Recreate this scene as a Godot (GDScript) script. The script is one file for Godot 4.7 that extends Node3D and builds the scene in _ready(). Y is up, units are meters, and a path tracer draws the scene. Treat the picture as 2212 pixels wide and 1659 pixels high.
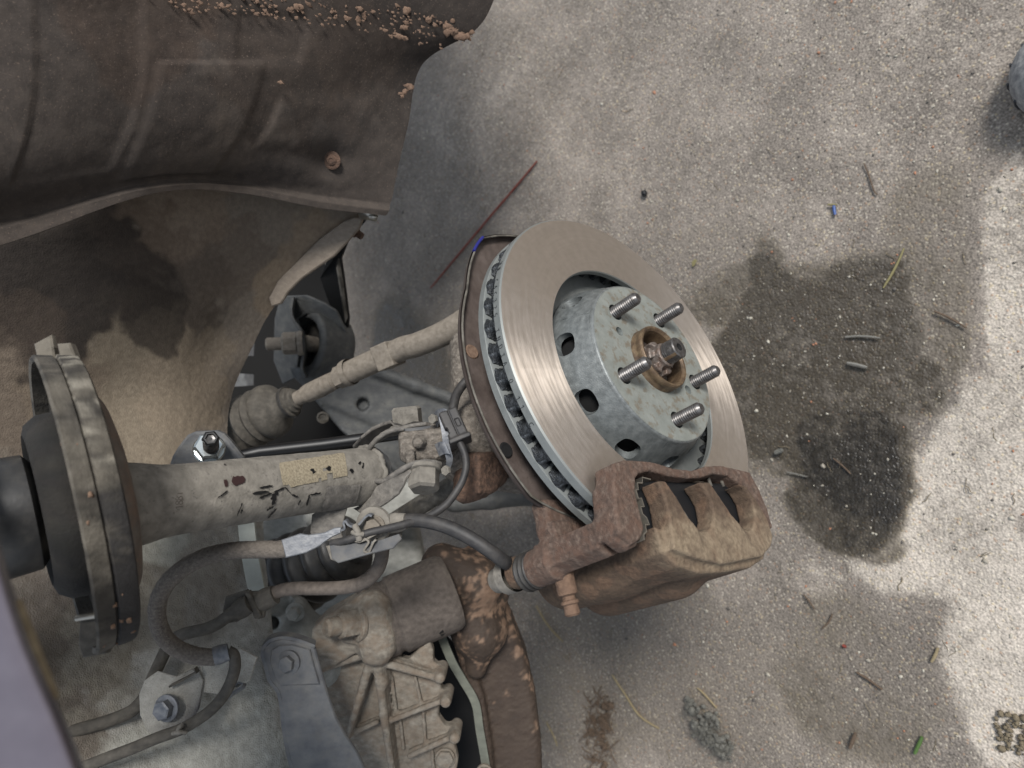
extends Node3D
# A car's front corner with the wheel off: new brake disc, rusty caliper, strut, tie rod and fender liner over a concrete floor.
# Units are metres, y is up, the floor is y = 0, the hub faces +z and a little towards +x. The eye stands beside the arch, tilted 45 degrees down.

const TILT := 0.7889            # how far the eye looks down
const FOC := 1534.0             # focal length, in pixels of the 2212 x 1659 measuring sheet
var EYE := Vector3(0, 0.98, 0.40)
var ER := Vector3(0, -cos(TILT), sin(TILT))
var EU := Vector3(1, 0, 0)
var EB := Vector3(0, sin(TILT), cos(TILT))
# the wheel's own axes: hub axis, radial direction towards the caliper, up
var RC := Vector3(0.01208, 0.43592, 0.02321)
var RN := Vector3(0.42894, 0, 0.90334)
var RF := Vector3(-0.90334, 0, 0.42894)
var RG := Vector3(0, 1, 0)
var M := {}
var used := {}
var bases := {}
var rng := RandomNumberGenerator.new()
var wob := FastNoiseLite.new()

# ------------------------------------------------------------------ points
func at(u: float, v: float, depth: float) -> Vector3:
	return EYE + (ER * ((u - 1106.0) / FOC) - EU * ((v - 829.5) / FOC) - EB) * depth

func ray(u: float, v: float) -> Vector3:
	return (at(u, v, 1.0) - EYE).normalized()

func floor_at(u: float, v: float, y := 0.0) -> Vector3:
	var d := ray(u, v)
	return EYE + d * ((y - EYE.y) / d.y)

func wheel(a: float, b: float, h: float) -> Vector3:      # a towards the caliper, b up, h outwards along the hub axis
	return RC + RF * a + RG * b + RN * h

func wheel_polar(deg: float, r: float, h: float) -> Vector3:
	return wheel(cos(deg_to_rad(deg)) * r, sin(deg_to_rad(deg)) * r, h)

func on_tube(u: float, v: float, a: Vector3, b: Vector3, r: float) -> Array:   # where the line of sight first meets a tube: [point, normal]
	var ax := (b - a).normalized()
	var d := ray(u, v)
	var o := EYE - a
	var dp := d - ax * d.dot(ax)
	var op := o - ax * o.dot(ax)
	var qa := dp.dot(dp)
	var qb := 2.0 * dp.dot(op)
	var disc := maxf(0.0, qb * qb - 4.0 * qa * (op.dot(op) - r * r))
	var t := (-qb - sqrt(disc)) / (2.0 * qa)
	var p := EYE + d * t
	var n := (p - a) - ax * (p - a).dot(ax)
	return [p, n.normalized()]

func pts(list: Array) -> PackedVector3Array:
	var o := PackedVector3Array()
	for q in list:
		o.append(at(q[0], q[1], q[2]))
	return o

# ------------------------------------------------------------------ mesh data
class Shape:
	var v := PackedVector3Array()
	var n := PackedVector3Array()
	var c := PackedColorArray()
	var t := PackedVector2Array()
	var i := PackedInt32Array()
	func vert(p: Vector3, q: Vector3, uv := Vector2.ZERO, col := Color.WHITE) -> int:
		v.append(p); n.append(q); t.append(uv); c.append(col)
		return v.size() - 1
	func tri(a: int, b: int, d: int) -> void:
		var g := (v[b] - v[a]).cross(v[d] - v[a])
		if g.dot(n[a] + n[b] + n[d]) > 0.0:
			i.append(a); i.append(d); i.append(b)
		else:
			i.append(a); i.append(b); i.append(d)
	func quad(a: int, b: int, d: int, e: int) -> void:
		tri(a, b, d)
		tri(a, d, e)
	func flat(a: Vector3, b: Vector3, d: Vector3, e: Vector3, away: Vector3) -> void:   # a quad with one normal, facing away from a point
		var q := (b - a).cross(d - a).normalized()
		if q.dot((a + b + d + e) * 0.25 - away) < 0.0:
			q = -q
		quad(vert(a, q), vert(b, q), vert(d, q), vert(e, q))
	func mesh(base: Vector3) -> ArrayMesh:
		var p := PackedVector3Array(v)
		for k in p.size():
			p[k] -= base
		var arr := []
		arr.resize(Mesh.ARRAY_MAX)
		arr[Mesh.ARRAY_VERTEX] = p
		arr[Mesh.ARRAY_NORMAL] = n
		arr[Mesh.ARRAY_TEX_UV] = t
		arr[Mesh.ARRAY_COLOR] = c
		arr[Mesh.ARRAY_INDEX] = i
		var m := ArrayMesh.new()
		m.add_surface_from_arrays(Mesh.PRIMITIVE_TRIANGLES, arr)
		return m
	func paint(f: Callable) -> Shape:
		for k in v.size():
			c[k] = f.call(v[k])
		return self

func numbered(parent: Node, called: String) -> String:
	var key := str(parent.get_instance_id()) + called
	var k: int = used.get(key, 0)
	used[key] = k + 1
	return called if k == 0 else "%s_%03d" % [called, k]

func tag(o: Node, label: String, category: String, group := "", kind := "") -> Node:
	if label: o.set_meta("label", label)
	if category: o.set_meta("category", category)
	if group: o.set_meta("group", group)
	if kind: o.set_meta("kind", kind)
	return o

func thing(called: String, label: String, category: String, base: Vector3, group := "") -> Node3D:
	var o := Node3D.new()
	o.name = numbered(self, called)
	o.position = base
	add_child(o)
	bases[o] = base
	tag(o, label, category, group)
	return o

func part(called: String, s: Shape, m: Material, parent: Node3D, label := "") -> MeshInstance3D:
	var o := MeshInstance3D.new()
	o.name = numbered(parent, called)
	o.mesh = s.mesh(bases[parent])
	o.material_override = m
	parent.add_child(o)
	bases[o] = bases[parent]
	if label: o.set_meta("label", label)
	return o

func single(called: String, label: String, category: String, s: Shape, m: Material, group := "", kind := "") -> MeshInstance3D:
	var lo := Vector3.INF
	var hi := -Vector3.INF
	for p in s.v:
		lo = lo.min(p)
		hi = hi.max(p)
	var base := Vector3((lo.x + hi.x) / 2, lo.y, (lo.z + hi.z) / 2)
	var o := MeshInstance3D.new()
	o.name = numbered(self, called)
	o.mesh = s.mesh(base)
	o.material_override = m
	o.position = base
	add_child(o)
	bases[o] = base
	tag(o, label, category, group, kind)
	return o

func across(ax: Vector3, hint := Vector3(0.31, 0.77, 0.55)) -> Vector3:
	return (hint - ax * hint.dot(ax)).normalized()

# turned shapes: profile of (radius, height) along an axis; corners sharper than 40 degrees stay sharp
func lathe(s: Shape, o: Vector3, ax: Vector3, prof: Array, sides := 48, a0 := 0.0, a1 := TAU, ref := Vector3.ZERO, rough := 0.0) -> Shape:
	ax = ax.normalized()
	var x := across(ax, ref if ref != Vector3.ZERO else Vector3(0.31, 0.77, 0.55))
	var y := ax.cross(x)
	var nrm := []
	for k in prof.size() - 1:
		var d: Vector2 = (prof[k + 1] - prof[k]).normalized()
		nrm.append(Vector2(-d.y, d.x))
	# the outside of a profile that runs upwards lies at larger radius
	var area := 0.0
	for k in prof.size() - 1:
		area += nrm[k].x * prof[k].distance_to(prof[k + 1])
	var flip := 1.0
	if prof[prof.size() - 1].y > prof[0].y:
		flip = -1.0
	var run := 0.0
	for k in prof.size() - 1:
		var na: Vector2 = nrm[k]
		var nb: Vector2 = nrm[k]
		if k > 0 and nrm[k - 1].dot(nrm[k]) > 0.76: na = (nrm[k - 1] + nrm[k]).normalized()
		if k < prof.size() - 2 and nrm[k + 1].dot(nrm[k]) > 0.76: nb = (nrm[k + 1] + nrm[k]).normalized()
		na *= flip
		nb *= flip
		var run2: float = run + prof[k].distance_to(prof[k + 1])
		var first := s.v.size()
		for j in sides + 1:
			var a := a0 + (a1 - a0) * j / sides
			var e := x * cos(a) + y * sin(a)
			var r0: float = prof[k].x
			var r1: float = prof[k + 1].x
			if rough > 0.0:
				r0 += rough * wob.get_noise_3dv((o + e * r0 + ax * prof[k].y) * 900.0) * minf(1.0, r0 * 100.0)
				r1 += rough * wob.get_noise_3dv((o + e * r1 + ax * prof[k + 1].y) * 900.0) * minf(1.0, r1 * 100.0)
			s.vert(o + e * r0 + ax * prof[k].y, (e * na.x + ax * na.y).normalized(), Vector2(a / TAU, run))
			s.vert(o + e * r1 + ax * prof[k + 1].y, (e * nb.x + ax * nb.y).normalized(), Vector2(a / TAU, run2))
		for j in sides:
			var q := first + j * 2
			s.quad(q, q + 1, q + 3, q + 2)
		run = run2
	return s

func spline(ctrl: PackedVector3Array, steps: int) -> PackedVector3Array:
	var o := PackedVector3Array()
	var n := ctrl.size()
	for k in n - 1:
		var p0 := ctrl[maxi(k - 1, 0)]
		var p3 := ctrl[mini(k + 2, n - 1)]
		for j in steps:
			var t := float(j) / steps
			o.append(ctrl[k].cubic_interpolate(ctrl[k + 1], p0, p3, t))
	o.append(ctrl[n - 1])
	return o

# a round bar, hose or wire along a path; radii is one number or one per path point; flutes cut grooves along it
func tube(s: Shape, path: PackedVector3Array, radii, sides := 14, flutes := 0, bumpy := 0.0) -> Shape:
	var n := path.size()
	var x := Vector3.ZERO
	var first := s.v.size()
	var run := 0.0
	for k in n:
		var d := (path[mini(k + 1, n - 1)] - path[maxi(k - 1, 0)]).normalized()
		x = across(d, x if x != Vector3.ZERO else Vector3(0.31, 0.77, 0.55))
		var y := d.cross(x)
		var r: float = radii if radii is float else radii[mini(k, radii.size() - 1)]
		if k > 0: run += path[k].distance_to(path[k - 1])
		for j in sides + 1:
			var a := TAU * j / sides
			var e := x * cos(a) + y * sin(a)
			var q := r
			if flutes > 0: q *= 1.0 + 0.07 * cos(a * flutes)
			if bumpy > 0.0: q += bumpy * wob.get_noise_3dv((path[k] + e * r) * 700.0)
			s.vert(path[k] + e * q, e, Vector2(float(j) / sides, run))
	for k in n - 1:
		for j in sides:
			var q := first + k * (sides + 1) + j
			s.quad(q, q + 1, q + sides + 2, q + sides + 1)
	for e in [0, n - 1]:
		var d := (path[0] - path[1]).normalized() if e == 0 else (path[n - 1] - path[n - 2]).normalized()
		var hub := s.vert(path[e], d)
		var rim := []
		for j in sides + 1:
			rim.append(s.vert(s.v[first + e * (sides + 1) + j], d))
		for j in sides:
			s.tri(hub, rim[j], rim[j + 1])
	return s

# a flat or slightly bent sheet with the outline p, bevelled edge, facing the side of «face»
func plate(s: Shape, p: PackedVector3Array, thick: float, bevel := 0.0008, face := Vector3.ZERO) -> Shape:
	var n := Vector3.ZERO
	for k in p.size():
		n += p[k].cross(p[(k + 1) % p.size()])
	n = n.normalized()
	var f := face if face != Vector3.ZERO else (EYE - p[0])
	if n.dot(f) < 0.0: n = -n
	var x := across(n)
	var y := n.cross(x)
	var flatp := PackedVector2Array()
	for q in p:
		flatp.append(Vector2(q.dot(x), q.dot(y)))
	var idx := Geometry2D.triangulate_polygon(flatp)
	var m := p.size()
	var cw := Geometry2D.is_polygon_clockwise(flatp)
	var outn := []
	for k in m:
		var a := (flatp[k] - flatp[(k + m - 1) % m]).normalized()
		var b := (flatp[(k + 1) % m] - flatp[k]).normalized()
		var na := Vector2(a.y, -a.x)
		var nb := Vector2(b.y, -b.x)
		var o2 := (na + nb)
		o2 = o2 / maxf(0.6, o2.length_squared() * 0.5)
		if cw: o2 = -o2
		outn.append(x * o2.x + y * o2.y)
	var top := []
	for k in m:
		top.append(s.vert(p[k] - outn[k] * bevel, n, flatp[k]))
	for k in range(0, idx.size(), 3):
		s.tri(top[idx[k]], top[idx[k + 1]], top[idx[k + 2]])
	var back := []
	for k in m:
		back.append(s.vert(p[k] - n * thick, -n, flatp[k]))
	for k in range(0, idx.size(), 3):
		s.tri(back[idx[k]], back[idx[k + 1]], back[idx[k + 2]])
	for k in m:
		var j := (k + 1) % m
		var e: Vector3 = ((outn[k] + outn[j]) as Vector3).normalized()
		var en := (e + n).normalized()
		s.quad(s.vert(p[k] - outn[k] * bevel, en), s.vert(p[j] - outn[j] * bevel, en), s.vert(p[j] - n * bevel, en), s.vert(p[k] - n * bevel, en))
		s.quad(s.vert(p[k] - n * bevel, e), s.vert(p[j] - n * bevel, e), s.vert(p[j] - n * thick, e), s.vert(p[k] - n * thick, e))
	return s

# a bent strip: the path is its edge, «wide» how far it reaches across
func strip(s: Shape, path: PackedVector3Array, wide: Vector3, thick := 0.0012) -> Shape:
	var n := path.size()
	var w := wide.normalized()
	var up := []
	for k in n:
		var d := (path[mini(k + 1, n - 1)] - path[maxi(k - 1, 0)]).normalized()
		up.append(d.cross(w).normalized())
	for side in [1.0, -1.0]:
		var first := s.v.size()
		for k in n:
			for e in 2:
				s.vert(path[k] + wide * e + up[k] * side * thick * 0.5, up[k] * side)
		for k in n - 1:
			var q := first + k * 2
			s.quad(q, q + 1, q + 3, q + 2)
	for e in 2:
		var first := s.v.size()
		for k in n:
			for side in [1.0, -1.0]:
				s.vert(path[k] + wide * e + up[k] * side * thick * 0.5, w * (1.0 if e == 1 else -1.0))
		for k in n - 1:
			var q := first + k * 2
			s.quad(q, q + 1, q + 3, q + 2)
	for k in [0, n - 1]:
		var d := (path[0] - path[1]).normalized() if k == 0 else (path[n - 1] - path[n - 2]).normalized()
		s.quad(s.vert(path[k] + up[k] * thick * 0.5, d), s.vert(path[k] + wide + up[k] * thick * 0.5, d), s.vert(path[k] + wide - up[k] * thick * 0.5, d), s.vert(path[k] - up[k] * thick * 0.5, d))
	return s

# a pressed panel through a net of points, with thickness; relief(p, s, t) lifts it, colour(p, s, t) tints it
func panel(net: Array, nu: int, nv: int, thick: float, relief = null, colour = null) -> Shape:
	var rows := []
	for r in net:
		rows.append(pts(r))
	var nc: int = rows[0].size()
	var nr := rows.size()
	var g := []
	for j in nv + 1:
		var fv := float(j) / nv * (nr - 1)
		var r := mini(int(fv), nr - 2)
		var t := fv - r
		var line := PackedVector3Array()
		for c in nc:
			line.append(rows[r][c].cubic_interpolate(rows[r + 1][c], rows[maxi(r - 1, 0)][c], rows[mini(r + 2, nr - 1)][c], t))
		var outp := PackedVector3Array()
		for k in nu + 1:
			var fu := float(k) / nu * (nc - 1)
			var c := mini(int(fu), nc - 2)
			outp.append(line[c].cubic_interpolate(line[c + 1], line[maxi(c - 1, 0)], line[mini(c + 2, nc - 1)], fu - c))
		g.append(outp)
	for turn in 2:
		var nn := []
		for j in nv + 1:
			var l := PackedVector3Array()
			for k in nu + 1:
				var a: Vector3 = g[j][mini(k + 1, nu)] - g[j][maxi(k - 1, 0)]
				var b: Vector3 = g[mini(j + 1, nv)][k] - g[maxi(j - 1, 0)][k]
				var q := a.cross(b).normalized()
				if q.dot(EYE - g[j][k]) < 0.0: q = -q
				l.append(q)
			nn.append(l)
		if turn == 0 and relief != null:
			for j in nv + 1:
				for k in nu + 1:
					g[j][k] += nn[j][k] * float(relief.call(g[j][k], float(k) / nu, float(j) / nv))
		else:
			var s := Shape.new()
			for j in nv + 1:
				for k in nu + 1:
					s.vert(g[j][k], nn[j][k], Vector2(float(k) / nu, float(j) / nv), colour.call(g[j][k], float(k) / nu, float(j) / nv) if colour != null else Color.WHITE)
			for j in nv:
				for k in nu:
					var q := j * (nu + 1) + k
					s.quad(q, q + 1, q + nu + 2, q + nu + 1)
			var first := s.v.size()
			for j in nv + 1:
				for k in nu + 1:
					s.vert(g[j][k] - nn[j][k] * thick, -nn[j][k], Vector2(float(k) / nu, float(j) / nv), s.c[j * (nu + 1) + k])
			for j in nv:
				for k in nu:
					var q := first + j * (nu + 1) + k
					s.quad(q, q + 1, q + nu + 2, q + nu + 1)
			var edge := []
			for k in nu + 1: edge.append([0, k])
			for j in range(1, nv + 1): edge.append([j, nu])
			for k in range(nu - 1, -1, -1): edge.append([nv, k])
			for j in range(nv - 1, -1, -1): edge.append([j, 0])
			var mid: Vector3 = g[nv / 2][nu / 2]
			for k in edge.size() - 1:
				var a: int = edge[k][0] * (nu + 1) + edge[k][1]
				var b: int = edge[k + 1][0] * (nu + 1) + edge[k + 1][1]
				var e := (s.v[b] - s.v[a]).cross(s.n[a]).normalized()
				if e.dot(s.v[a] - mid) < 0.0: e = -e
				s.quad(s.vert(s.v[a], e, s.t[a], s.c[a]), s.vert(s.v[b], e, s.t[b], s.c[b]), s.vert(s.v[first + b], e, s.t[b], s.c[b]), s.vert(s.v[first + a], e, s.t[a], s.c[a]))
			return s
	return Shape.new()

# ------------------------------------------------------------------ cast shapes: smooth unions of rounded solids, meshed as surface nets
# a solid is [kind, sign, blend, middle, reach, ...]
func cap(a: Vector3, b: Vector3, ra: float, rb: float, sign := 1.0, k := 0.004) -> Array:
	return [0, sign, k, (a + b) / 2, a.distance_to(b) / 2 + maxf(ra, rb), a, b - a, ra, rb, 1.0 / maxf(1e-9, (b - a).length_squared())]

func box(mid: Vector3, half: Vector3, r := 0.002, sign := 1.0, k := 0.004, turn := Basis()) -> Array:
	return [1, sign, k, mid, half.length(), turn.inverse(), half - Vector3.ONE * r, r]

func cyl(a: Vector3, b: Vector3, r: float, rd := 0.001, sign := 1.0, k := 0.004) -> Array:
	var h := a.distance_to(b) / 2
	return [2, sign, k, (a + b) / 2, sqrt(h * h + r * r), (b - a).normalized(), h - rd, r - rd, rd]

func slab(poly: Array, z0: float, z1: float, rd := 0.002, sign := 1.0, k := 0.004, frame := Transform3D()) -> Array:   # outline in the frame's x, y; thick along its z
	var p := PackedVector2Array()
	var lo := Vector2.INF
	var hi := -Vector2.INF
	for q in poly:
		var w := Vector2(q[0], q[1])
		p.append(w)
		lo = lo.min(w)
		hi = hi.max(w)
	var mid := (lo + hi) / 2
	return [3, sign, k, frame * Vector3(mid.x, mid.y, (z0 + z1) / 2), Vector3(hi.x - lo.x, hi.y - lo.y, z1 - z0).length() / 2, frame.affine_inverse(), p, (z0 + z1) / 2, (z1 - z0) / 2, rd]

func field(list: Array, p: Vector3) -> float:
	var d := 1.0
	for q in list:
		var k: float = q[2]
		var far: float = p.distance_to(q[3]) - q[4]
		if q[1] > 0.0:
			if far > d + k: continue
		elif -far < d - k: continue
		var e := 0.0
		match q[0]:
			0:
				var w: Vector3 = p - q[5]
				var h := clampf(w.dot(q[6]) * q[9], 0.0, 1.0)
				e = (w - q[6] * h).length() - lerpf(q[7], q[8], h)
			1:
				var w: Vector3 = (q[5] * (p - q[3])).abs() - q[6]
				e = w.max(Vector3.ZERO).length() + minf(maxf(w.x, maxf(w.y, w.z)), 0.0) - q[7]
			2:
				var w: Vector3 = p - q[3]
				var z: float = w.dot(q[5])
				var x: float = (w - q[5] * z).length() - q[7]
				z = absf(z) - q[6]
				e = minf(maxf(x, z), 0.0) + Vector2(maxf(x, 0.0), maxf(z, 0.0)).length() - q[8]
			3:
				var w: Vector3 = q[5] * p
				var poly: PackedVector2Array = q[6]
				var c := Vector2(w.x, w.y)
				var best := 1e9
				var inside := false
				var b := poly[poly.size() - 1]
				for a in poly:
					var ab := b - a
					var ac := c - a
					var t := clampf(ac.dot(ab) / ab.length_squared(), 0.0, 1.0)
					best = minf(best, (ac - ab * t).length_squared())
					if (a.y > c.y) != (b.y > c.y) and c.x < (b.x - a.x) * (c.y - a.y) / (b.y - a.y) + a.x:
						inside = not inside
					b = a
				var x: float = sqrt(best) * (-1.0 if inside else 1.0) + q[9]
				var z: float = absf(w.z - q[7]) - q[8] + q[9]
				e = minf(maxf(x, z), 0.0) + Vector2(maxf(x, 0.0), maxf(z, 0.0)).length() - q[9]
		if q[1] > 0.0:
			var h := maxf(k - absf(d - e), 0.0) / k
			d = minf(d, e) - h * h * k * 0.25
		else:
			var h := maxf(k - absf(d + e), 0.0) / k
			d = maxf(d, -e) + h * h * k * 0.25
	return d

func cast(list: Array, cell: float, frame := Transform3D(), rough := 0.0) -> Shape:
	var lo := Vector3.INF
	var hi := -Vector3.INF
	for q in list:
		if q[1] > 0.0:
			lo = lo.min(q[3] - Vector3.ONE * q[4])
			hi = hi.max(q[3] + Vector3.ONE * q[4])
	lo -= Vector3.ONE * cell * 3.0
	var nb := Vector3i(((hi - lo) / (cell * 4.0)).ceil()) + Vector3i.ONE
	var nx := nb.x * 4 + 1
	var ny := nb.y * 4 + 1
	var nz := nb.z * 4 + 1
	var val := PackedFloat32Array()
	val.resize(nx * ny * nz)
	val.fill(1.0)
	var near := []
	var sx := 1
	var sy := nx
	var sz := nx * ny
	for bz in nb.z:
		for by in nb.y:
			for bx in nb.x:
				var o := Vector3(bx, by, bz) * 4.0 * cell + lo
				var d := field(list, o + Vector3.ONE * cell * 2.0)
				var isnear := absf(d) < cell * 5.2 + rough
				if isnear: near.append(Vector3i(bx, by, bz) * 4)
				for z in 4:
					for y in 4:
						var at0 := bx * 4 + (by * 4 + y) * sy + (bz * 4 + z) * sz
						for x in 4:
							if isnear:
								var p := o + Vector3(x, y, z) * cell
								var e := field(list, p)
								if rough > 0.0 and absf(e) < cell * 3.0: e += rough * wob.get_noise_3dv(p * 600.0)
								val[at0 + x] = e
							else:
								val[at0 + x] = d
	var s := Shape.new()
	var idx := {}
	var cells := []
	var offs := [0, sx, sy, sx + sy, sz, sx + sz, sy + sz, sx + sy + sz]
	var corner := [Vector3(0, 0, 0), Vector3(1, 0, 0), Vector3(0, 1, 0), Vector3(1, 1, 0), Vector3(0, 0, 1), Vector3(1, 0, 1), Vector3(0, 1, 1), Vector3(1, 1, 1)]
	var edges := [[0, 1], [2, 3], [4, 5], [6, 7], [0, 2], [1, 3], [4, 6], [5, 7], [0, 4], [1, 5], [2, 6], [3, 7]]
	for b in near:
		for z in 4:
			for y in 4:
				for x in 4:
					var c: Vector3i = b + Vector3i(x, y, z)
					var at0 := c.x + c.y * sy + c.z * sz
					var q := [0.0, 0.0, 0.0, 0.0, 0.0, 0.0, 0.0, 0.0]
					var mask := 0
					for k in 8:
						if at0 + offs[k] < val.size():
							q[k] = val[at0 + offs[k]]
						else:
							q[k] = 1.0
						if q[k] < 0.0: mask += 1
					if mask == 0 or mask == 8: continue
					var sum := Vector3.ZERO
					var cnt := 0.0
					for e in edges:
						var va: float = q[e[0]]
						var vb: float = q[e[1]]
						if (va < 0.0) != (vb < 0.0):
							sum += corner[e[0]].lerp(corner[e[1]], va / (va - vb))
							cnt += 1.0
					var g := sum / cnt
					var grad := Vector3(
						lerpf(lerpf(q[1] - q[0], q[3] - q[2], g.y), lerpf(q[5] - q[4], q[7] - q[6], g.y), g.z),
						lerpf(lerpf(q[2] - q[0], q[3] - q[1], g.x), lerpf(q[6] - q[4], q[7] - q[5], g.x), g.z),
						lerpf(lerpf(q[4] - q[0], q[5] - q[1], g.x), lerpf(q[6] - q[2], q[7] - q[3], g.x), g.y))
					idx[at0] = s.vert(frame * (lo + (Vector3(c) + g) * cell), (frame.basis * grad).normalized())
					cells.append(at0)
	for at0 in cells:
		var v0: bool = val[at0] < 0.0
		for e in [[sx, sy, sz], [sy, sz, sx], [sz, sx, sy]]:
			if at0 + e[0] >= val.size(): continue
			if v0 != (val[at0 + e[0]] < 0.0):
				var a = idx.get(at0)
				var b = idx.get(at0 - e[1])
				var c = idx.get(at0 - e[1] - e[2])
				var d = idx.get(at0 - e[2])
				if b != null and c != null and d != null:
					s.quad(a, b, c, d)
	return s

# ------------------------------------------------------------------ small hardware
func hexagon(s: Shape, o: Vector3, ax: Vector3, af: float, h: float, dome := 0.12) -> Shape:
	ax = ax.normalized()
	var x := across(ax)
	var y := ax.cross(x)
	var r := af / 2.0 / cos(PI / 6.0)
	var ch := h * dome + 0.0004
	for k in 6:
		var a := TAU * k / 6.0
		var b := TAU * (k + 1) / 6.0
		var p := x * cos(a) * r + y * sin(a) * r
		var q := x * cos(b) * r + y * sin(b) * r
		var n := (p + q).normalized()
		s.quad(s.vert(o + p, n), s.vert(o + q, n), s.vert(o + q + ax * (h - ch), n), s.vert(o + p + ax * (h - ch), n))
		var nn := (n * 0.6 + ax).normalized()
		s.quad(s.vert(o + p + ax * (h - ch), nn), s.vert(o + q + ax * (h - ch), nn), s.vert(o + q * 0.86 + ax * h, nn), s.vert(o + p * 0.86 + ax * h, nn))
		s.tri(s.vert(o + p * 0.86 + ax * h, ax), s.vert(o + q * 0.86 + ax * h, ax), s.vert(o + ax * h, ax))
	return s

func bolt(called: String, parent: Node3D, o: Vector3, ax: Vector3, af: float, h: float, washer: float, m: Material, stud := 0.0, stud_len := 0.0, label := "") -> MeshInstance3D:
	ax = ax.normalized()
	var s := Shape.new()
	var w := 0.0
	if washer > 0.0:
		w = maxf(0.0012, washer * 0.12)
		lathe(s, o, ax, [Vector2(washer, -0.002), Vector2(washer, w * 0.6), Vector2(washer * 0.94, w), Vector2(0, w)], 28)
	hexagon(s, o + ax * w, ax, af, h)
	if stud > 0.0:
		lathe(s, o + ax * (w + h), ax, [Vector2(stud, -0.002), Vector2(stud, stud_len - stud * 0.25), Vector2(stud * 0.75, stud_len), Vector2(0, stud_len)], 20)
	return part(called, s, m, parent, label)

func threaded(s: Shape, o: Vector3, ax: Vector3, r: float, length: float, pitch := 0.0021) -> Shape:
	var prof := [Vector2(r * 0.92, 0)]
	var h := 0.0005
	while h < length - r * 0.5:
		prof.append(Vector2(r, h + pitch * 0.35))
		prof.append(Vector2(r * 0.83, h + pitch * 0.85))
		h += pitch
	prof.append(Vector2(r * 0.95, length - r * 0.42))
	prof.append(Vector2(r * 0.72, length - r * 0.12))
	prof.append(Vector2(r * 0.62, length))
	prof.append(Vector2(r * 0.3, length - 0.0004))
	prof.append(Vector2(0, length - 0.0008))
	return lathe(s, o, ax, prof, 24)

func lump(s: Shape, o: Vector3, r: float, salt: float, flatten := 0.7, fine := 8) -> Shape:
	var first := s.v.size()
	for j in fine + 1:
		for k in fine * 2 + 1:
			var a := PI * j / fine
			var b := TAU * (k % (fine * 2)) / (fine * 2)
			var e := Vector3(sin(a) * cos(b), cos(a), sin(a) * sin(b))
			var q := r * (1.0 + (0.95 if r < 0.003 else 0.45) * wob.get_noise_3dv(e * 60.0 + Vector3.ONE * salt * 37.0) + 0.25 * wob.get_noise_3dv(e * 150.0 + Vector3.ONE * salt * 91.0))
			s.vert(o + Vector3(e.x, e.y * flatten, e.z) * q, e)
	for j in fine:
		for k in fine * 2:
			var q := first + j * (fine * 2 + 1) + k
			s.quad(q, q + 1, q + fine * 2 + 2, q + fine * 2 + 1)
	return s

# a flat flake of dried mud stuck to a surface
func crust(s: Shape, o: Vector3, n: Vector3, along: Vector3, r: float, salt: float) -> Shape:
	var x := along.slide(n).normalized()
	var y := n.cross(x)
	var m := 11
	var top := s.vert(o + n * r * .16, n)
	var ring := []
	for layer in 2:
		var l := []
		for k in m:
			var a := TAU * k / m
			var q := r * (1.0 + 0.9 * wob.get_noise_2d(cos(a) * 3.0 + salt * 17.0, sin(a) * 3.0 + salt * 5.0)) * (0.62 if layer == 0 else 1.0)
			var e := x * cos(a) * 1.5 + y * sin(a)
			l.append(s.vert(o + e * q + n * r * (.13 + .08 * wob.get_noise_2d(k * 9.0, salt * 31.0) if layer == 0 else -.08), (n + e * (.3 + layer * .8)).normalized()))
		ring.append(l)
	for k in m:
		var b := (k + 1) % m
		s.tri(top, ring[0][k], ring[0][b])
		s.quad(ring[0][k], ring[0][b], ring[1][b], ring[1][k])
	return s

func letters(parent: Node3D, called: String, what: String, o: Vector3, along: Vector3, up: Vector3, size: float, m: Material, deep := 0.0004) -> void:
	var t := TextMesh.new()
	var f := SystemFont.new()
	f.font_names = ["Droid Sans Mono"]
	t.font = f
	t.text = what
	t.font_size = 32
	t.pixel_size = size / 24.0
	t.depth = deep
	t.curve_step = 2.0
	var e := MeshInstance3D.new()
	e.name = numbered(parent, called)
	e.mesh = t
	e.material_override = m
	var z := along.cross(up).normalized()
	e.transform = Transform3D(Basis(along.normalized(), up.normalized(), z), o - bases[parent])
	parent.add_child(e)
	bases[e] = o

# ------------------------------------------------------------------ materials
func speckle(salt: int, freq: float, cols: Array, oct := 5, offs := [], kind := FastNoiseLite.TYPE_SIMPLEX_SMOOTH, size := 512) -> NoiseTexture2D:
	var f := FastNoiseLite.new()
	f.seed = salt
	f.noise_type = kind
	f.frequency = freq
	f.fractal_octaves = oct
	f.fractal_gain = 0.6
	var g := Gradient.new()
	var o := PackedFloat32Array()
	for k in cols.size():
		o.append(offs[k] if offs.size() else float(k) / (cols.size() - 1))
	g.offsets = o
	g.colors = PackedColorArray(cols)
	var t := NoiseTexture2D.new()
	t.noise = f
	t.width = size
	t.height = size
	t.seamless = true
	t.color_ramp = g
	return t

func grain(salt: int, freq: float, oct := 4, kind := FastNoiseLite.TYPE_SIMPLEX_SMOOTH) -> NoiseTexture2D:
	return speckle(salt, freq, [Color.BLACK, Color.WHITE], oct, [], kind)

func col(r: float, g: float, b: float) -> Color:
	return Color(r, g, b)

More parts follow.
